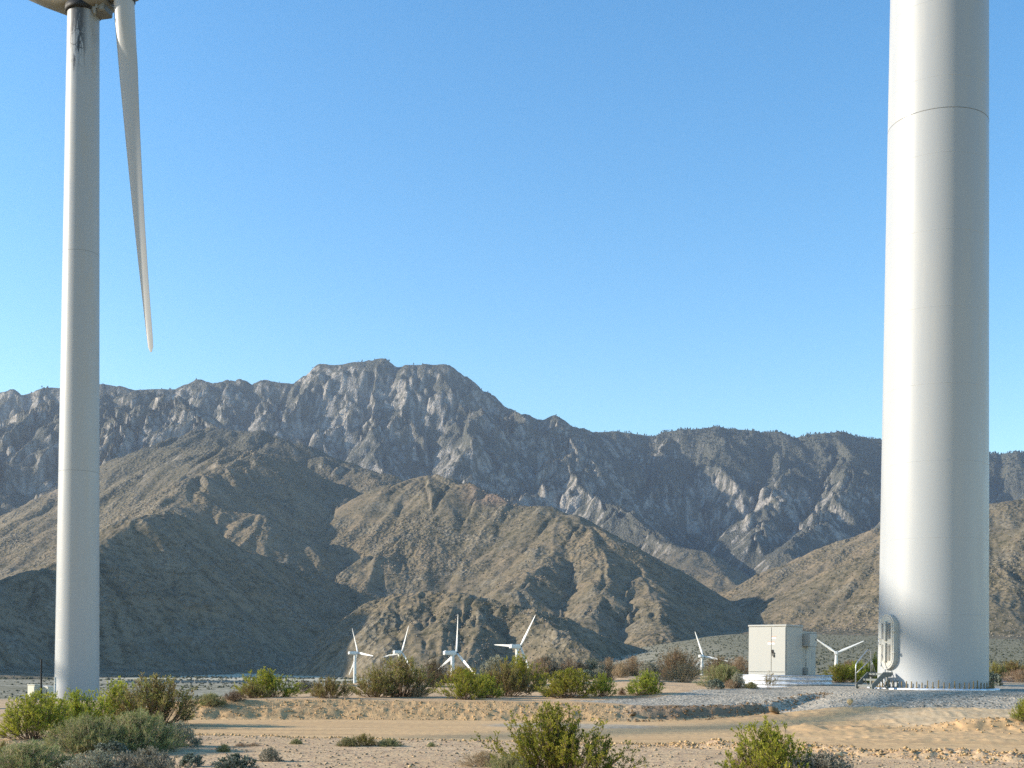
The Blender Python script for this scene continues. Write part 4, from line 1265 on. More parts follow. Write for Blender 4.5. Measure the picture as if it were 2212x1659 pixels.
# ------------------------------------------------------------------ freight train across the valley
car_b = MB().box(-9.0, 9.0, -1.5, 1.5, 1.0, 3.7, bev=0.08)
car_me = car_b.mesh('body', M_TRAIN)
rib_me = MB().box(-0.08, 0.08, -1.58, 1.58, 1.1, 3.6).mesh('side_rib', M_TRAIN)
bog_me = MB().box(-1.4, 1.4, -1.2, 1.2, 0.15, 0.98, bev=0.1).mesh('bogie', M_DARK)
p0, p1 = px(236, 1477, 1640), px(566, 1474, 1760)
dirv = Vector((p1[0] - p0[0], p1[1] - p0[1], 0))
Ltr = dirv.length
dirv.normalize()
trz = math.atan2(dirv.y, dirv.x)
ORD = 'first second third fourth fifth sixth seventh eighth ninth tenth eleventh twelfth thirteenth fourteenth'.split()
for k in range(min(len(ORD), int(Ltr / 19.6))):
    q = Vector((p0[0], p0[1], 0)) + dirv * (19.6 * k + 10)
    c_ = thing('freight_car', ORD[k] + ' grey freight car of the far train, counted from the left tower', 'train car', loc=(q.x, q.y, gz(q.x, q.y) + 0.3), rotz=trz, group='freight cars of the far train')
    link('body', car_me, c_)
    for x in (-6, -2, 2, 6):
        link('side_rib', rib_me, c_, loc=(x, 0, 0))
    for x in (-6, 6):
        link('bogie', bog_me, c_, loc=(x, 0, 0))
print('objects', time.time() - T0)
# ------------------------------------------------------------------ shrubs
def leaf_mat(name, c0, c1, c2, trans=0.30):
    m = bpy.data.materials.new(name)
    m.use_nodes = True
    nt = m.node_tree
    n = NB(nt)
    b = nt.nodes['Principled BSDF']
    b.inputs['Specular IOR Level'].default_value = 0.15
    b.inputs['Roughness'].default_value = 0.65
    geo = n.n('ShaderNodeNewGeometry')
    rnd = geo.outputs['Random Per Island']
    oi = n.n('ShaderNodeObjectInfo').outputs['Random']
    c = n.mix(n.ramp(rnd, 0.15, 0.85), c0, c1)
    c = n.mix(n.ramp(n.noise(n.obj(), 3.2, 3), 0.42, 0.62), c, c2)
    hs = n.n('ShaderNodeHueSaturation')
    n.val(hs.inputs['Hue'], n.ramp(oi, 0, 1, 0.485, 0.515))
    n.val(hs.inputs['Value'], n.ramp(oi, 0, 1, 0.85, 1.15))
    n.link(c, hs.inputs['Color'])
    c = hs.outputs[0]
    n.link(c, b.inputs['Base Color'])
    tr = n.n('ShaderNodeBsdfTranslucent')
    n.link(c, tr.inputs['Color'])
    mx = n.n('ShaderNodeMixShader')
    mx.inputs[0].default_value = trans
    n.link(b.outputs[0], mx.inputs[1])
    n.link(tr.outputs[0], mx.inputs[2])
    n.link(mx.outputs[0], nt.nodes['Material Output'].inputs['Surface'])
    return m


def twig_mat(name, c0, c1):
    m, nt, b = new_mat(name)
    n = NB(nt)
    rnd = n.n('ShaderNodeNewGeometry').outputs['Random Per Island']
    n.link(n.mix(rnd, c0, c1), b.inputs['Base Color'])
    return m


L_GREEN = leaf_mat('leaf_yellow_green', (0.300, 0.310, 0.035), (0.450, 0.420, 0.065), (0.200, 0.235, 0.030), 0.42)
L_OLIVE = leaf_mat('leaf_olive', (0.230, 0.225, 0.055), (0.340, 0.300, 0.095), (0.250, 0.185, 0.075))
L_FEATH = leaf_mat('leaf_grey_green', (0.240, 0.250, 0.095), (0.350, 0.325, 0.140), (0.170, 0.205, 0.075))
L_SAGE = leaf_mat('leaf_silver', (0.280, 0.265, 0.185), (0.420, 0.390, 0.290), (0.220, 0.215, 0.150), 0.15)
L_BLUE = leaf_mat('leaf_blue_grey', (0.190, 0.220, 0.170), (0.370, 0.390, 0.310), (0.110, 0.145, 0.100), 0.15)
L_DRY = leaf_mat('leaf_dry_tan', (0.350, 0.230, 0.120), (0.460, 0.330, 0.200), (0.260, 0.160, 0.085), 0.2)
L_BROWN = leaf_mat('leaf_brown', (0.200, 0.125, 0.072), (0.320, 0.210, 0.120), (0.160, 0.125, 0.062), 0.2)
L_GOLD = leaf_mat('flower_gold', (0.330, 0.240, 0.030), (0.260, 0.150, 0.020), (0.200, 0.180, 0.040), 0.3)
T_BROWN = twig_mat('twig_brown', (0.100, 0.062, 0.038), (0.210, 0.155, 0.110))
T_GREY = twig_mat('twig_grey', (0.200, 0.170, 0.140), (0.330, 0.290, 0.240))
T_TAN = twig_mat('twig_tan', (0.300, 0.220, 0.140), (0.400, 0.320, 0.220))


def norm(a):
    return a / (np.linalg.norm(a, axis=-1, keepdims=True) + 1e-9)


def tubes(P, r):
    """triangular tubes: P (n, k, 3) points, r (n, k) radii"""
    n, k, _ = P.shape
    T = norm(np.gradient(P, axis=1))
    up = np.where(np.abs(T[..., 2:3]) > 0.9, np.array([1.0, 0, 0]), np.array([0, 0, 1.0]))
    A = norm(np.cross(T, up))
    B = np.cross(A, T)
    V = []
    for j in range(3):
        w = 2 * np.pi * j / 3
        V.append(P + (A * math.cos(w) + B * math.sin(w)) * r[..., None])
    V = np.stack(V, axis=2)                       # n, k, 3, 3
    base = (np.arange(n) * k * 3)[:, None, None]
    i = (np.arange(k - 1) * 3)[None, :, None]
    j = np.arange(3)[None, None, :]
    j2 = (j + 1) % 3
    F = np.stack([base + i + j, base + i + j2, base + i + 3 + j2, base + i + 3 + j], axis=-1).reshape(-1, 4)
    return V.reshape(-1, 3), F


def leaves(pos, d, length, width, rng):
    """flat four-point leaves"""
    d = norm(d)
    rv = norm(rng.normal(size=d.shape))
    s = norm(np.cross(d, rv))
    m = pos + d * (length * 0.5)[:, None]
    V = np.stack([pos, m + s * (width * 0.5)[:, None], pos + d * length[:, None], m - s * (width * 0.5)[:, None]], axis=1)
    F = np.arange(len(pos) * 4).reshape(-1, 4)
    return V.reshape(-1, 3), F


def shrub(seed, wide=1.0, tall=1.0, stems=60, twigs=9, per=14, leaf=(0.045, 0.012), tuft=0.5, spread=0.55, ragged=0.3, lean=(0, 0), twig_len=(0.10, 0.22), low=10, stem_r=0.008, bare=0.35, up=0.35):
    """a many-stemmed desert shrub about `wide` across and `tall` high"""
    rng = np.random.default_rng(seed)
    az = rng.uniform(0, 2 * np.pi, stems)
    el = np.radians(rng.uniform(low, 90, stems) ** 1.0)
    rag = 1 - ragged * rng.random(stems) ** 1.5 + 0.10 * rng.random(stems)
    lob = 1 + 0.18 * np.sin(az * 2 + seed) + 0.14 * np.sin(az * 3 + seed * 1.7)
    E = np.stack([wide / 2 * np.cos(el) * np.cos(az) * lob, wide / 2 * np.cos(el) * np.sin(az) * lob, tall * np.sin(el)], axis=1) * rag[:, None]
    E[:, 0] += lean[0] * E[:, 2]
    E[:, 1] += lean[1] * E[:, 2]
    B0 = np.stack([np.cos(az), np.sin(az), 0 * az], axis=1) * (rng.random(stems) * 0.10 * wide)[:, None]
    B0[:, 2] = -0.06
    C = B0 + (E - B0) * np.array([0.62, 0.62, 0.36]) + rng.normal(size=E.shape) * 0.03 * wide
    t = np.linspace(0, 1, 6)[None, :, None]
    P = (1 - t) ** 2 * B0[:, None] + 2 * t * (1 - t) * C[:, None] + t * t * E[:, None]
    P[:, 1:] += rng.normal(size=P[:, 1:].shape) * 0.012
    r = stem_r * (1 - 0.75 * np.linspace(0, 1, 6))[None, :] * rng.uniform(0.7, 1.4, stems)[:, None]
    V1, F1 = tubes(P, r)
    # twigs
    tt = rng.uniform(bare, 1.0, (stems, twigs)) ** 0.8
    tt[:, 0] = 1.0
    a = tt[..., None]
    O = (1 - a) ** 2 * B0[:, None] + 2 * a * (1 - a) * C[:, None] + a * a * E[:, None]
    Tn = norm(2 * (1 - a) * (C - B0)[:, None] + 2 * a * (E - C)[:, None])
    D = norm(Tn + rng.normal(size=Tn.shape) * spread + np.array([0, 0, up]))
    Lt = rng.uniform(*twig_len, (stems, twigs))
    O, D, Lt = O.reshape(-1, 3), D.reshape(-1, 3), Lt.ravel()
    Q = O[:, None] + D[:, None] * (np.linspace(0, 1, 3)[None, :] * Lt[:, None])[..., None]
    Q[:, 2, 2] += 0.1 * Lt
    V2, F2 = tubes(Q, np.array([0.5, 0.38, 0.2])[None, :] * stem_r * np.ones((len(Q), 1)))
    SV = np.concatenate([V1, V2])
    SF = np.concatenate([F1, F2 + len(V1)])
    # leaves, gathered towards the twig tips
    n = len(O)
    s = 1 - rng.random((n, per)) ** (1 / (1 - tuft * 0.6)) * 0.85
    pos = O[:, None] + D[:, None] * (s * Lt[:, None])[..., None] + rng.normal(size=(n, per, 3)) * 0.010
    dd = D[:, None] * 0.9 + rng.normal(size=(n, per, 3)) * 0.55 + np.array([0, 0, 0.35])
    ln = leaf[0] * rng.uniform(0.6, 1.3, n * per)
    LV, LF = leaves(pos.reshape(-1, 3), dd.reshape(-1, 3), ln, leaf[1] * rng.uniform(0.7, 1.3, n * per), rng)
    keep = LV.reshape(-1, 4, 3)[:, :, 2].min(axis=1) > -0.02
    LV = LV.reshape(-1, 4, 3)[keep].reshape(-1, 3)
    LF = np.arange(len(LV)).reshape(-1, 4)
    return (SV, SF), (LV, LF)


def proto(name, seed, tm, lm, **kw):
    s, l = shrub(seed, **kw)
    return (mesh_np('stems', *s, tm), mesh_np('foliage', *l, lm), name)


PROTO = {}
for i in range(3):      # yellow-green broom-like shrub
    PROTO['green%d' % i] = proto('shrub', 11 + i, T_BROWN, L_GREEN, wide=2.0, tall=1.05, stems=110, twigs=9, per=13, leaf=(0.060, 0.020), ragged=0.36, lean=((-0.15, 0.2, 0.05)[i], 0), tuft=0.8)
PROTO['tallgreen'] = proto('shrub', 21, T_BROWN, L_GREEN, wide=2.0, tall=1.30, stems=210, twigs=9, per=14, leaf=(0.046, 0.017), ragged=0.46, lean=(-0.16, 0), tuft=0.9, twig_len=(0.09, 0.20), bare=0.45, spread=0.4)
PROTO['airy0'] = proto('shrub', 31, T_BROWN, L_OLIVE, wide=2.0, tall=1.15, stems=130, twigs=8, per=9, leaf=(0.065, 0.017), ragged=0.40, bare=0.45, spread=0.35, stem_r=0.010)
PROTO['airy1'] = proto('shrub', 32, T_BROWN, L_OLIVE, wide=2.0, tall=0.85, stems=120, twigs=9, per=11, leaf=(0.065, 0.017), ragged=0.32, bare=0.4, spread=0.4)
for i in range(2):      # fine feathery shrub
    PROTO['feather%d' % i] = proto('shrub', 41 + i, T_TAN, L_FEATH, wide=2.0, tall=0.80, stems=190, twigs=9, per=11, leaf=(0.085, 0.010), ragged=0.25, spread=0.45, tuft=0.3, twig_len=(0.12, 0.26), bare=0.3, low=4)
for i in range(2):      # silver dome
    PROTO['sage%d' % i] = proto('shrub', 51 + i, T_GREY, L_SAGE, wide=2.0, tall=0.85, stems=170, twigs=10, per=10, leaf=(0.050, 0.020), ragged=0.16, spread=0.8, twig_len=(0.06, 0.15), bare=0.5, low=3, up=0.2)
PROTO['blue0'] = proto('shrub', 56, T_GREY, L_BLUE, wide=2.0, tall=0.95, stems=90, twigs=10, per=9, leaf=(0.090, 0.042), ragged=0.15, spread=0.8, twig_len=(0.06, 0.16), bare=0.55, low=5, up=0.2)
for i in range(2):      # dry tan
    PROTO['dry%d' % i] = proto('shrub', 61 + i, T_TAN, L_DRY, wide=2.0, tall=1.0, stems=170, twigs=9, per=5, leaf=(0.075, 0.010), ragged=0.25, spread=0.5, bare=0.3, low=8, stem_r=0.007)
for i in range(2):
    PROTO['brown%d' % i] = proto('shrub', 71 + i, T_BROWN, L_BROWN, wide=2.0, tall=1.0, stems=160, twigs=9, per=6, leaf=(0.075, 0.012), ragged=0.28, spread=0.5, bare=0.3, low=8)
PROTO['gold'] = proto('shrub', 81, T_BROWN, L_GOLD, wide=2.0, tall=0.8, stems=80, twigs=8, per=8, leaf=(0.07, 0.025), ragged=0.3)
PROTO['sprig'] = proto('shrub', 91, T_TAN, L_OLIVE, wide=1.6, tall=1.6, stems=14, twigs=7, per=7, leaf=(0.14, 0.035), ragged=0.4, bare=0.4, twig_len=(0.2, 0.4), stem_r=0.018, low=35)
PHT = {k: float(np.percentile(np.array([v.co.z for v in p[1].vertices]), 99.5)) for k, p in PROTO.items()}
PWD = {k: float(np.percentile(np.abs(np.array([v.co.x for v in p[1].vertices])), 98) * 2) for k, p in PROTO.items()}

# u, v of the foot, width, height in photograph pixels, kind, name, label
SHRUBS = [
    # front
    (1218, 1688, 258, 160, 'tallgreen', 'green_shrub', 'large bushy yellow-green shrub in the middle of the foreground'),
    (1105, 1690, 120, 62, 'feather0', 'grey_green_shrub', 'low grey-green growth at the left foot of the central foreground shrub'),
    (1688, 1694, 214, 130, 'green1', 'green_shrub', 'bright green shrub at bottom right below the lone rock'),
    (1772, 1700, 165, 74, 'sage0', 'silver_shrub', 'silver dome shrub at the bottom edge beside the bright green shrub'),
    (1605, 1690, 110, 52, 'dry0', 'dry_shrub', 'dry tan twigs at the left foot of the bright green shrub'),
    (1490, 1692, 60, 30, 'sage1', 'silver_shrub', 'tiny silver weed on the bottom edge right of the central shrub'),
    (72, 1596, 160, 98, 'green0', 'green_shrub', 'leftmost green shrub of the cluster below the left tower'),
    (165, 1577, 125, 84, 'green2', 'green_shrub', 'green shrub right in front of the foot of the left tower'),
    (238, 1566, 130, 92, 'green1', 'green_shrub', 'dense green shrub just right of the left tower'),
    (338, 1567, 165, 104, 'airy0', 'olive_shrub', 'tall airy olive shrub with bare brown stems at the road edge'),
    (185, 1626, 160, 78, 'feather0', 'feathery_shrub', 'pale feathery shrub in front of the left green cluster'),
    (292, 1622, 175, 84, 'feather1', 'feathery_shrub', 'dark feathery dome shrub below the tall airy olive shrub'),
    (55, 1676, 220, 72, 'feather1', 'feathery_shrub', 'feathery olive shrub filling the bottom left corner'),
    (5, 1640, 60, 40, 'airy1', 'olive_shrub', 'olive shrub cut off by the left edge of the picture'),
    (388, 1612, 88, 52, 'sage1', 'silver_shrub', 'dark grey shrub at the right end of the left thicket'),
    (215, 1684, 150, 62, 'sage0', 'silver_shrub', 'silver shrub at the bottom edge, left of its twin'),
    (322, 1684, 160, 68, 'sage1', 'silver_shrub', 'wide silver shrub at the bottom edge in the left thicket'),
    (240, 1634, 70, 34, 'blue0', 'blue_grey_shrub', 'small blue-grey plant between feathery and silver shrubs'),
    (414, 1656, 46, 30, 'blue0', 'blue_grey_shrub', 'small blue-grey plant at the right end of the silver shrubs'),
    (511, 1672, 80, 44, 'blue0', 'blue_grey_shrub', 'round blue-grey plant alone at the bottom edge left of centre'),
    (484, 1624, 30, 18, 'feather0', 'grass_tuft', 'small green tuft on the pale sand near the left thicket'),
    (522, 1612, 34, 9, 'dry1', 'dry_tuft', 'flat dry tuft on sand, left one of two by the road'),
    (549, 1611, 30, 8, 'dry0', 'dry_tuft', 'flat dry tuft on sand, right one of two by the road'),
    (585, 1645, 44, 32, 'sage1', 'weed', 'pale grey-green weed in the sand right of the blue-grey plant'),
    (640, 1607, 24, 13, 'feather1', 'grass_tuft', 'tiny green tuft at the near road edge'),
    (750, 1612, 42, 20, 'feather0', 'grass_tuft', 'green tuft left of the brown shrub on the road edge'),
    (785, 1611, 56, 27, 'airy1', 'olive_shrub', 'low brown-green shrub on the near edge of the dirt road'),
    (840, 1611, 48, 17, 'feather1', 'grass_tuft', 'sparse green tuft right of the low road edge shrub'),
    (932, 1613, 18, 11, 'feather0', 'grass_tuft', 'tiny tuft on the near road edge by a dark stone'),
    (1044, 1655, 92, 34, 'dry1', 'dry_shrub', 'flat dry brown shrub left of the central foreground shrub'),
    (2213, 1560, 46, 50, 'green0', 'green_shrub', 'green shrub cut off by the right edge of the picture'),
    # row on the terrace
    (590, 1506, 122, 58, 'green1', 'green_shrub', 'leftmost green shrub on the terrace above the cut bank'),
    (655, 1494, 44, 22, 'sage1', 'silver_shrub', 'small grey shrub behind the leftmost terrace shrub'),
    (545, 1508, 60, 34, 'airy1', 'olive_shrub', 'brownish skirt of shrub at the left end of the terrace'),
    (455, 1523, 60, 26, 'feather0', 'feathery_shrub', 'pale green mound beside the shaded end of the cut bank'),
    (505, 1513, 50, 22, 'brown0', 'brown_shrub', 'low brown shrub left of the terrace shrubs'),
    (712, 1508, 84, 44, 'airy1', 'olive_shrub', 'round olive brown shrub second on the terrace'),
    (810, 1506, 86, 58, 'airy1', 'olive_shrub', 'left part of the wide brown thicket under the second small turbine'),
    (868, 1505, 112, 74, 'airy0', 'brown_green_shrub', 'wide tall brown-green shrub under the second small turbine'),
    (905, 1506, 36, 34, 'dry0', 'dry_shrub', 'small dry tan shrub in front of the wide brown thicket'),
    (937, 1484, 58, 52, 'brown0', 'brown_shrub', 'dark brown shrub in its own shade between two thickets'),
    (990, 1460, 70, 16, 'gold', 'gold_flowers', 'patch of yellow-gold brush at the foot of the third small turbine'),
    (1006, 1511, 100, 62, 'green2', 'green_shrub', 'green shrub in front of the third small turbine'),
    (1052, 1508, 66, 44, 'green0', 'green_shrub', 'dark green shrub between the two taller ones on the terrace'),
    (1095, 1504, 96, 62, 'airy1', 'olive_shrub', 'olive shrub with bare stems left of the fourth small turbine'),
    (1136, 1494, 92, 66, 'green1', 'green_shrub', 'tall green shrub right under the fourth small turbine'),
    (1072, 1452, 62, 26, 'sage0', 'silver_shrub', 'grey dome shrub on the crest between third and fourth small turbines'),
    (1182, 1464, 66, 40, 'sage1', 'silver_shrub', 'grey dome shrub on the crest right of the fourth small turbine'),
    (1170, 1448, 50, 22, 'dry0', 'dry_shrub', 'pale dry dome peeping over the grey dome shrub'),
    (1226, 1507, 106, 54, 'green0', 'green_shrub', 'spreading green shrub at the tip of the gravel'),
    (1302, 1504, 50, 42, 'green2', 'green_shrub', 'small upright green shrub, middle one at the gravel edge'),
    (1384, 1501, 72, 44, 'green1', 'green_shrub', 'green shrub farthest right along the gravel edge'),
    (1343, 1501, 15, 14, 'brown1', 'brown_shrub', 'tiny brown shrub between two green ones at the gravel edge'),
    (1186, 1505, 30, 16, 'brown0', 'brown_shrub', 'tiny brown shrub left of the spreading green shrub'),
    (1213, 1462, 34, 24, 'dry1', 'dry_shrub', 'tan shrub first in the dry patch right of the grey domes'),
    (1232, 1450, 44, 22, 'dry0', 'dry_shrub', 'tan shrub behind the first ones of the dry patch'),
    (1254, 1458, 34, 24, 'brown1', 'brown_shrub', 'brown shrub second in the dry patch'),
    (1282, 1448, 42, 20, 'sage0', 'silver_shrub', 'low pale dome on the crest in the dry patch'),
    (1316, 1452, 40, 26, 'dry1', 'dry_shrub', 'round tan shrub right of the low pale dome'),
    (1264, 1467, 34, 18, 'blue0', 'blue_grey_shrub', 'dark bluish shrub low in the dry patch'),
    (1293, 1465, 32, 18, 'sage1', 'silver_shrub', 'small grey shrub beside the dark bluish one'),
    (1312, 1471, 30, 17, 'brown0', 'brown_shrub', 'small dark brown shrub in front of the dry patch'),
    (1339, 1464, 34, 28, 'dry0', 'dry_shrub', 'upright tan shrub in the middle of the dry patch'),
    (1366, 1458, 50, 34, 'dry1', 'dry_shrub', 'larger tan shrub toward the right of the dry patch'),
    (1404, 1464, 46, 28, 'sage0', 'silver_shrub', 'grey-green dome at the right of the dry patch'),
    (1411, 1480, 38, 22, 'sage1', 'silver_shrub', 'pale grey dome in front of its grey-green neighbour'),
    (1440, 1470, 34, 26, 'brown1', 'brown_shrub', 'brown shrub between grey domes and the tall brown one'),
    (1462, 1452, 84, 42, 'brown0', 'brown_shrub', 'largest brown shrub on the crest left of the fifth small turbine'),
    (1474, 1474, 64, 38, 'dry0', 'dry_shrub', 'tan shrub in front of the largest brown shrub'),
    (1552, 1450, 60, 26, 'brown1', 'brown_shrub', 'brown shrub right behind the fifth small turbine'),
    (1598, 1452, 54, 28, 'dry1', 'dry_shrub', 'rust-tan shrub touching the left side of the beige cabinet'),
    (1560, 1484, 70, 42, 'feather0', 'feathery_shrub', 'grey-green feathery shrub left of the corrugated base'),
    (1592, 1487, 26, 30, 'sage1', 'silver_shrub', 'grey plant leaning on the corrugated base'),
    (1582, 1487, 36, 18, 'dry0', 'dry_shrub', 'rust-coloured dry plant at the left of the corrugated base'),
    (1545, 1489, 30, 20, 'blue0', 'blue_grey_shrub', 'small blue-grey plant on the gravel edge left of the base'),
    (1661, 1489, 26, 34, 'sprig', 'sprig', 'thin upright sprig in front of the corrugated base'),
    (1622, 1487, 26, 13, 'feather1', 'grass_tuft', 'green weed at the foot of the corrugated base'),
    (1812, 1474, 60, 34, 'green0', 'green_shrub', 'green shrub right behind the corrugated base'),
    (1850, 1474, 62, 38, 'green2', 'green_shrub', 'green shrub between the cabinet and the steel steps'),
    (1840, 1462, 70, 30, 'brown1', 'brown_shrub', 'brown shrub behind the green ones under the sixth turbine'),
    (1884, 1476, 40, 52, 'green1', 'green_shrub', 'bright green shrub behind the handrail of the steps'),
    (2148, 1470, 40, 34, 'airy1', 'olive_shrub', 'olive shrub just right of the right tower'),
    (2186, 1460, 54, 28, 'airy0', 'olive_shrub', 'yellowish olive shrub far right behind the pavement'),
    (2200, 1474, 60, 24, 'dry1', 'dry_shrub', 'rusty dry shrub at the right edge before the pavement'),
    (2143, 1482, 34, 26, 'blue0', 'blue_grey_shrub', 'bluish grey shrub at the right foot of the tower'),
]
rs = random.Random(3)
for u, v, w, h, kind, nm, lab in SHRUBS:
    g = ground_at(u, min(v, 1700))
    mpp = g[1] / F_PX
    big_ = 1.14 if g[1] > 40 else 1.0
    sx = w * mpp / PWD[kind] * 1.06 * big_
    sz = max(0.6 * h * mpp, px(u, v - h, g[1])[2] - g[2]) / PHT[kind] * 1.04 * big_
    o = thing(nm, lab, 'shrub', loc=(g[0], g[1], g[2] - 0.02), rotz=rs.choice((0, R(180))) * (0 if kind == 'tallgreen' else 1) + rs.uniform(-0.5, 0.5), group='desert shrubs')
    o.scale = (sx, sx, sz)
    link('stems', PROTO[kind][0], o)
    link('foliage', PROTO[kind][1], o)
rt = random.Random(8)
for k in range(26):
    u = 930 + 26.5 * k + rt.uniform(-8, 8)
    if 1496 < u < 1530:
        continue
    kind = rt.choice(('brown0', 'brown1', 'dry0', 'dry1', 'sage1', 'brown1', 'dry1'))
    g = ground_at(u, 1452 + 0.010 * (u - 1106) + rt.uniform(-3, 9))
    o = thing('thicket_shrub', 'low brushy shrub in the brown thicket along the terrace crest', 'shrub', loc=(g[0], g[1], g[2] - 0.02), rotz=rt.uniform(0, 6.28), group='brown thicket along the terrace crest')
    w_ = rt.uniform(26, 46) * g[1] / F_PX / PWD[kind]
    o.scale = (w_, w_, rt.uniform(15, 25) * g[1] / F_PX / PHT[kind])
    link('stems', PROTO[kind][0], o)
    link('foliage', PROTO[kind][1], o)
print('shrubs', time.time() - T0)

# ------------------------------------------------------------------ rocks, clods, pebbles
ICO_V, ICO_F = None, None


def ico():
    global ICO_V, ICO_F
    if ICO_V is None:
        p = (1 + 5 ** 0.5) / 2
        ICO_V = norm(np.array([(-1, p, 0), (1, p, 0), (-1, -p, 0), (1, -p, 0), (0, -1, p), (0, 1, p), (0, -1, -p), (0, 1, -p), (p, 0, -1), (p, 0, 1), (-p, 0, -1), (-p, 0, 1)], dtype=float))
        ICO_F = np.array([(0, 11, 5), (0, 5, 1), (0, 1, 7), (0, 7, 10), (0, 10, 11), (1, 5, 9), (5, 11, 4), (11, 10, 2), (10, 7, 6), (7, 1, 8), (3, 9, 4), (3, 4, 2), (3, 2, 6), (3, 6, 8), (3, 8, 9), (4, 9, 5), (2, 4, 11), (6, 2, 10), (8, 6, 7), (9, 8, 1)])
    return ICO_V, ICO_F


def lumps(pos, size, seed, flat=0.6, jit=0.35):
    V, F = ico()
    rng = np.random.default_rng(seed)
    n = len(pos)
    W = V[None] * (1 + rng.uniform(-jit, jit, (n, 12, 1))) * (size[:, None, None] * rng.uniform(0.7, 1.3, (n, 1, 3)))
    W[..., 2] *= flat
    a = rng.uniform(0, 6.28, n)
    c, s = np.cos(a)[:, None], np.sin(a)[:, None]
    W = np.stack([W[..., 0] * c - W[..., 1] * s, W[..., 0] * s + W[..., 1] * c, W[..., 2]], axis=-1)
    W = W + pos[:, None]
    FF = (F[None] + (np.arange(n) * 12)[:, None, None]).reshape(-1, 3)
    return W.reshape(-1, 3), FF


def octs(pos, size, tallf, seed):
    rng = np.random.default_rng(seed)
    n = len(pos)
    base = np.array([(1, 0, 0), (0, 1, 0), (-1, 0, 0), (0, -1, 0), (0, 0, 1), (0, 0, -0.6)], dtype=float)
    V = base[None] * (1 + rng.uniform(-0.35, 0.35, (n, 6, 1))) * size[:, None, None]
    V[..., 2] *= tallf
    a = rng.uniform(0, 6.28, n)
    c, s = np.cos(a)[:, None], np.sin(a)[:, None]
    V = np.stack([V[..., 0] * c - V[..., 1] * s, V[..., 0] * s + V[..., 1] * c, V[..., 2]], -1) + pos[:, None]
    F = np.array([(0, 1, 4), (1, 2, 4), (2, 3, 4), (3, 0, 4), (1, 0, 5), (2, 1, 5), (3, 2, 5), (0, 3, 5)])
    return V.reshape(-1, 3), (F[None] + (np.arange(n) * 6)[:, None, None]).reshape(-1, 3)


def rock_mat(name, c0, c1, isl=True):
    m, nt, b = new_mat(name)
    n = NB(nt)
    r = n.n('ShaderNodeNewGeometry').outputs['Random Per Island']
    c = n.mix(r, c0, c1)
    nn = n.noise(n.pos(), 9.0, 4)
    c = n.mix(n.ramp(nn, 0.4, 0.7), c, tuple(x * 0.7 for x in c0))
    n.link(c, b.inputs['Base Color'])
    b.inputs['Roughness'].default_value = 0.95
    return m


M_ROCK = rock_mat('tan_rock', (0.60, 0.42, 0.22), (0.66, 0.48, 0.27))
M_PEB = rock_mat('pebbles', (0.28, 0.20, 0.125), (0.56, 0.43, 0.28))
M_CLOD = rock_mat('soil_clods', (0.40, 0.26, 0.13), (0.58, 0.40, 0.20))
M_CLODD = rock_mat('dark_clods', (0.16, 0.100, 0.052), (0.30, 0.20, 0.11))  # darker clod colour, used along the berm
ROCKS = [(1673, 1543, 28, 23, 3, 'large tan rock on the dark berm, the bigger of two'),
         (1835, 1525, 20, 15, 5, 'tan rock on the pad edge in front of the steel steps'),
         (1812, 1636, 22, 13, 9, 'brown stone in the soil ridge at the bottom right'),
         (866, 1606, 8, 6, 2, 'small dark stone on the near road edge'),
         (885, 1658, 16, 9, 4, 'pale stone at the bottom edge left of the central shrub'),
         (1368, 1547, 18, 13, 6, 'dark clod at the corner where the bank meets the gravel')]
for u, v, w, h, sd, lab in ROCKS:
    g = ground_at(u, v)
    mpp = g[1] / F_PX
    bmv, bmf = ico()
    # subdivide the icosahedron once for a chunkier rock
    vv, ff, ed = [tuple(x) for x in bmv], [], {}
    for a, b, c in bmf:
        def mid(i, j):
            k = (min(i, j), max(i, j))
            if k not in ed:
                m_ = norm((np.array(vv[i]) + np.array(vv[j])) / 2)
                ed[k] = len(vv)
                vv.append(tuple(m_))
            return ed[k]
        x, y, z = mid(a, b), mid(b, c), mid(c, a)
        ff += [(a, x, z), (x, b, y), (z, y, c), (x, y, z)]
    rng = np.random.default_rng(sd)
    A = np.array(vv)
    for _ in range(11):                                  # chop flat facets
        nn = norm(rng.normal(size=3))
        dd = A @ nn
        A = A - np.clip(dd - rng.uniform(0.25, 0.62), 0, None)[:, None] * nn
    A *= np.array((w * mpp / 2 * 1.25, w * mpp / 2 * 1.1, h * mpp * 0.72))
    A[:, 2] += h * mpp * 0.35
    link('rock', mesh_np('rock', A, np.array(ff), M_CLODD if 'dark' in lab else M_ROCK), loc=tuple(g), label=lab, category='rock', group='loose rocks')

rng = np.random.default_rng(12)
# pebbles over the near ground
n = 8500
Y = 16.5 + 10.5 * rng.random(n) ** 1.2
X = (rng.random(n) - 0.5) * 1.0 * Y
k = Y < road_near_y(X) - 0.1
X, Y = X[k], Y[k]
sz = 0.008 + 0.036 * rng.random(len(X)) ** 4
link('pebbles', mesh_np('pebbles', *octs(np.stack([X, Y, ground_z(X, Y) + sz * 0.15], 1), sz, 0.6, 5), M_PEB), kind='stuff', label='pebbles scattered on the pale sand')
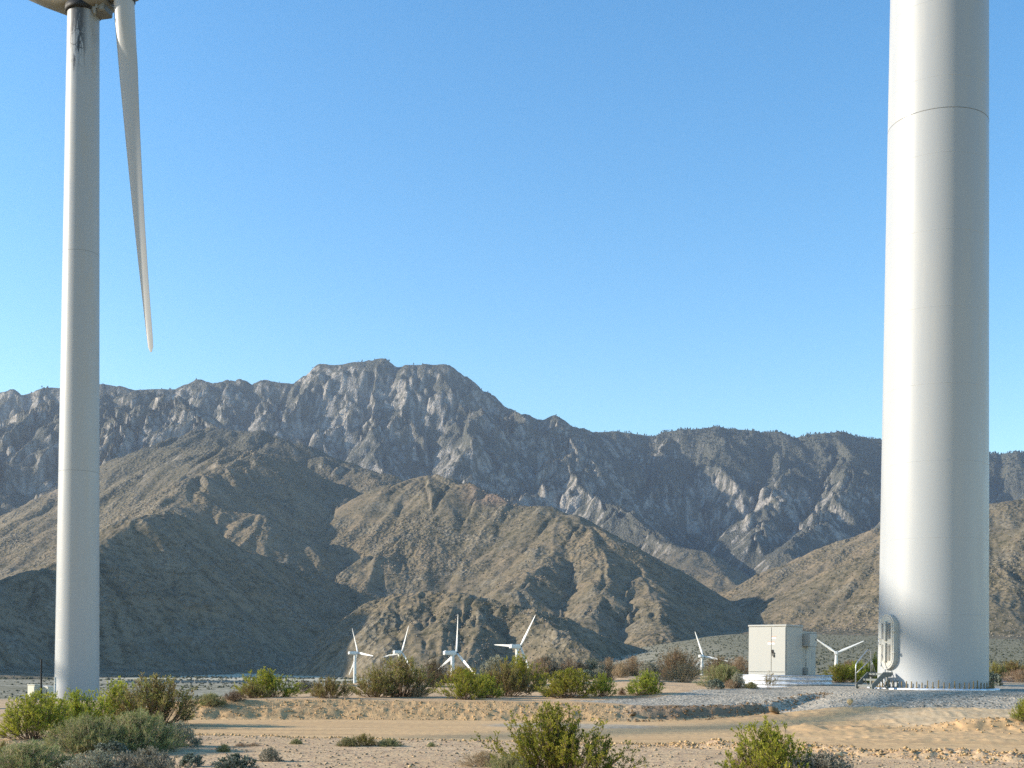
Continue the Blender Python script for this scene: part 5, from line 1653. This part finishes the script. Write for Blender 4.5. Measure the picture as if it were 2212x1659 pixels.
# clods on the graded ridges
n = 2600
X = rng.uniform(2.4, 11.5, n)
Y = road_near_y(X) - 0.25 + rng.normal(size=n) * 0.42
X2 = rng.uniform(9.8, 18, 900)
Y2 = 31.2 + rng.normal(size=900) * 0.7
X3 = rng.uniform(-9, 2.4, 900)
Y3 = road_near_y(X3) - 0.2 + rng.normal(size=900) * 0.25
X, Y = np.concatenate([X, X2, X3]), np.concatenate([Y, Y2, Y3])
sz = 0.012 + 0.034 * rng.random(len(X)) ** 3
link('soil_clods', mesh_np('soil_clods', *octs(np.stack([X, Y, ground_z(X, Y) + sz * 0.2], 1), sz * 1.15, 0.75, 6), M_CLOD), kind='stuff', label='loose soil clods along the graded ridges')
n = 1500
X = rng.uniform(-9.5, 3.5, n)
Y = bank_y(X) + rng.uniform(-0.25, 1.5, n)
sz = 0.010 + 0.032 * rng.random(n) ** 3
link('bank_clods', mesh_np('bank_clods', *lumps(np.stack([X, Y, ground_z(X, Y) + sz * 0.2], 1), sz, 7, 0.75), M_CLOD), kind='stuff', label='clods on the face of the cut bank')
n = 900
X = rng.uniform(3.4, 11.5, n)
Y = bank_y(X) + rng.uniform(-0.2, 1.3, n)
sz = 0.012 + 0.035 * rng.random(n) ** 3
link('berm_clods', mesh_np('berm_clods', *lumps(np.stack([X, Y, ground_z(X, Y) + sz * 0.2], 1), sz, 8, 0.75), M_CLODD), kind='stuff', label='dark clods on the berm in front of the gravel')

# ------------------------------------------------------------------ far scatter: valley scrub, hillside boulders, mountain forest
M_SCRUB = rock_mat('valley_scrub', (0.055, 0.060, 0.032), (0.120, 0.115, 0.070))
M_BOULD = rock_mat('hill_boulders', (0.17, 0.135, 0.095), (0.42, 0.35, 0.255))
M_PINE = rock_mat('mountain_pines', (0.022, 0.032, 0.024), (0.050, 0.062, 0.045))


def scatter_rows(n, y0, y1, u0, u1, keep=None, power=1.0):
    Y = np.exp(rng.uniform(math.log(y0), math.log(y1), n))
    U = rng.uniform(u0, u1, n)
    X = U * Y
    if keep is not None:
        k = keep(X, Y)
        X, Y = X[k], Y[k]
    return X, Y


def valley_keep(X, Y):
    d = fbm(X / 60, Y / 200, 3, 3) + 0.25 * fbm(X / 14, Y / 30, 2, 5)
    return d > -0.12


X, Y = scatter_rows(12000, 330, 2700, -0.46, 0.46, valley_keep)
Xf, Yf = scatter_rows(7000, 800, 3300, 0.05, 0.46)
X, Y = np.concatenate([X, Xf]), np.concatenate([Y, Yf])
sz = rng.uniform(0.5, 1.6, len(X)) * np.clip(Y / 900, 0.6, 1.6)
Xr = rng.uniform(-0.46, -0.13, 420)
Yr = np.concatenate([2150 + 25 * rng.normal(size=260), 1900 + 30 * rng.normal(size=160)])
X, Y, sz = np.concatenate([X, Xr * Yr]), np.concatenate([Y, Yr]), np.concatenate([sz, rng.uniform(2.2, 4.2, 420)])
link('valley_scrub', mesh_np('valley_scrub', *octs(np.stack([X, Y, ground_z(X, Y) + sz * 0.2], 1), sz, 0.7, 21), M_SCRUB), kind='stuff', label='low scrub dotted over the valley floor')
# rocks sampled from the hill grid
ok = (Zm > gnd + 3) & (np.abs(Um) < 0.47)
den = np.where(Ym < 5600, 1.0, 0.0) * np.clip(-0.05 + 2.6 * fbm(Xm / 330, Ym / 330, 4, 4), 0.02, 1)
w = (ok * den * Ym).ravel()
idx = rng.choice(w.size, 15000, p=w / w.sum())
jx = rng.uniform(-3, 3, (len(idx), 2))
sz = rng.uniform(0.4, 1.0, len(idx)) ** 2 * 3.4 * np.clip(Vm[idx, 1] / 3600, 0.6, 1.5) + 0.6
pos = Vm[idx].copy()
pos[:, :2] += jx
link('hill_boulders', mesh_np('hill_boulders', *octs(pos, sz, 0.85, 22), M_BOULD), kind='stuff', label='boulders strewn over the foothills')
w = (ok * np.where(Ym < 5600, 1.0, 0.0) * np.clip(0.35 - 1.5 * RIBm * 0.4 + 1.2 * fbm(Xm / 150, Ym / 150, 3, 1), 0.03, 1) * Ym).ravel()
idx = rng.choice(w.size, 13000, p=w / w.sum())
pos = Vm[idx].copy()
pos[:, :2] += rng.uniform(-4, 4, (len(idx), 2))
sz = rng.uniform(0.5, 1.0, len(idx)) ** 2 * 3.0 * np.clip(Vm[idx, 1] / 3600, 0.6, 1.5) + 0.7
link('hill_scrub', mesh_np('hill_scrub', *octs(pos, sz, 0.7, 25), M_SCRUB), kind='stuff', label='dark scrub dotted over the foothills')
# pines along the high crest on the right, and thinner elsewhere high up
hiw = sstep(1300, 1700, Zm) * np.where(Ym > 8600, 1.0, 0.0) * (0.05 + sstep(700, 1500, Xm)) * (np.abs(Um) < 0.47)
w = (hiw * Ym * Ym).ravel()
idx = rng.choice(w.size, 9000, p=w / w.sum())
pos = Vm[idx].copy()
pos[:, :2] += rng.uniform(-9, 9, (len(idx), 2))
sz = rng.uniform(3.5, 7.0, len(idx))
pos[:, 2] += sz * 0.9
link('mountain_forest', mesh_np('mountain_forest', *octs(pos, sz, 2.0, 23), M_PINE), kind='stuff', label='dark pine forest along the high crest')
print('scatter', time.time() - T0)

# ------------------------------------------------------------------ air
def build_haze():
    m = bpy.data.materials.new('thin_haze')
    m.use_nodes = True
    nt = m.node_tree
    nt.nodes.clear()
    o = nt.nodes.new('ShaderNodeOutputMaterial')
    v = nt.nodes.new('ShaderNodeVolumePrincipled')
    v.inputs['Color'].default_value = (0.66, 0.80, 1.0, 1)
    v.inputs['Density'].default_value = 2.1e-5
    v.inputs['Anisotropy'].default_value = 0.25
    nt.links.new(v.outputs[0], o.inputs['Volume'])
    mb = MB().box(-20500, 19500, -40, 12800, -60, 2900)
    link('haze', mb.mesh('haze', m), kind='stuff', label='thin bluish haze over the valley')


build_haze()
print('done', time.time() - T0)
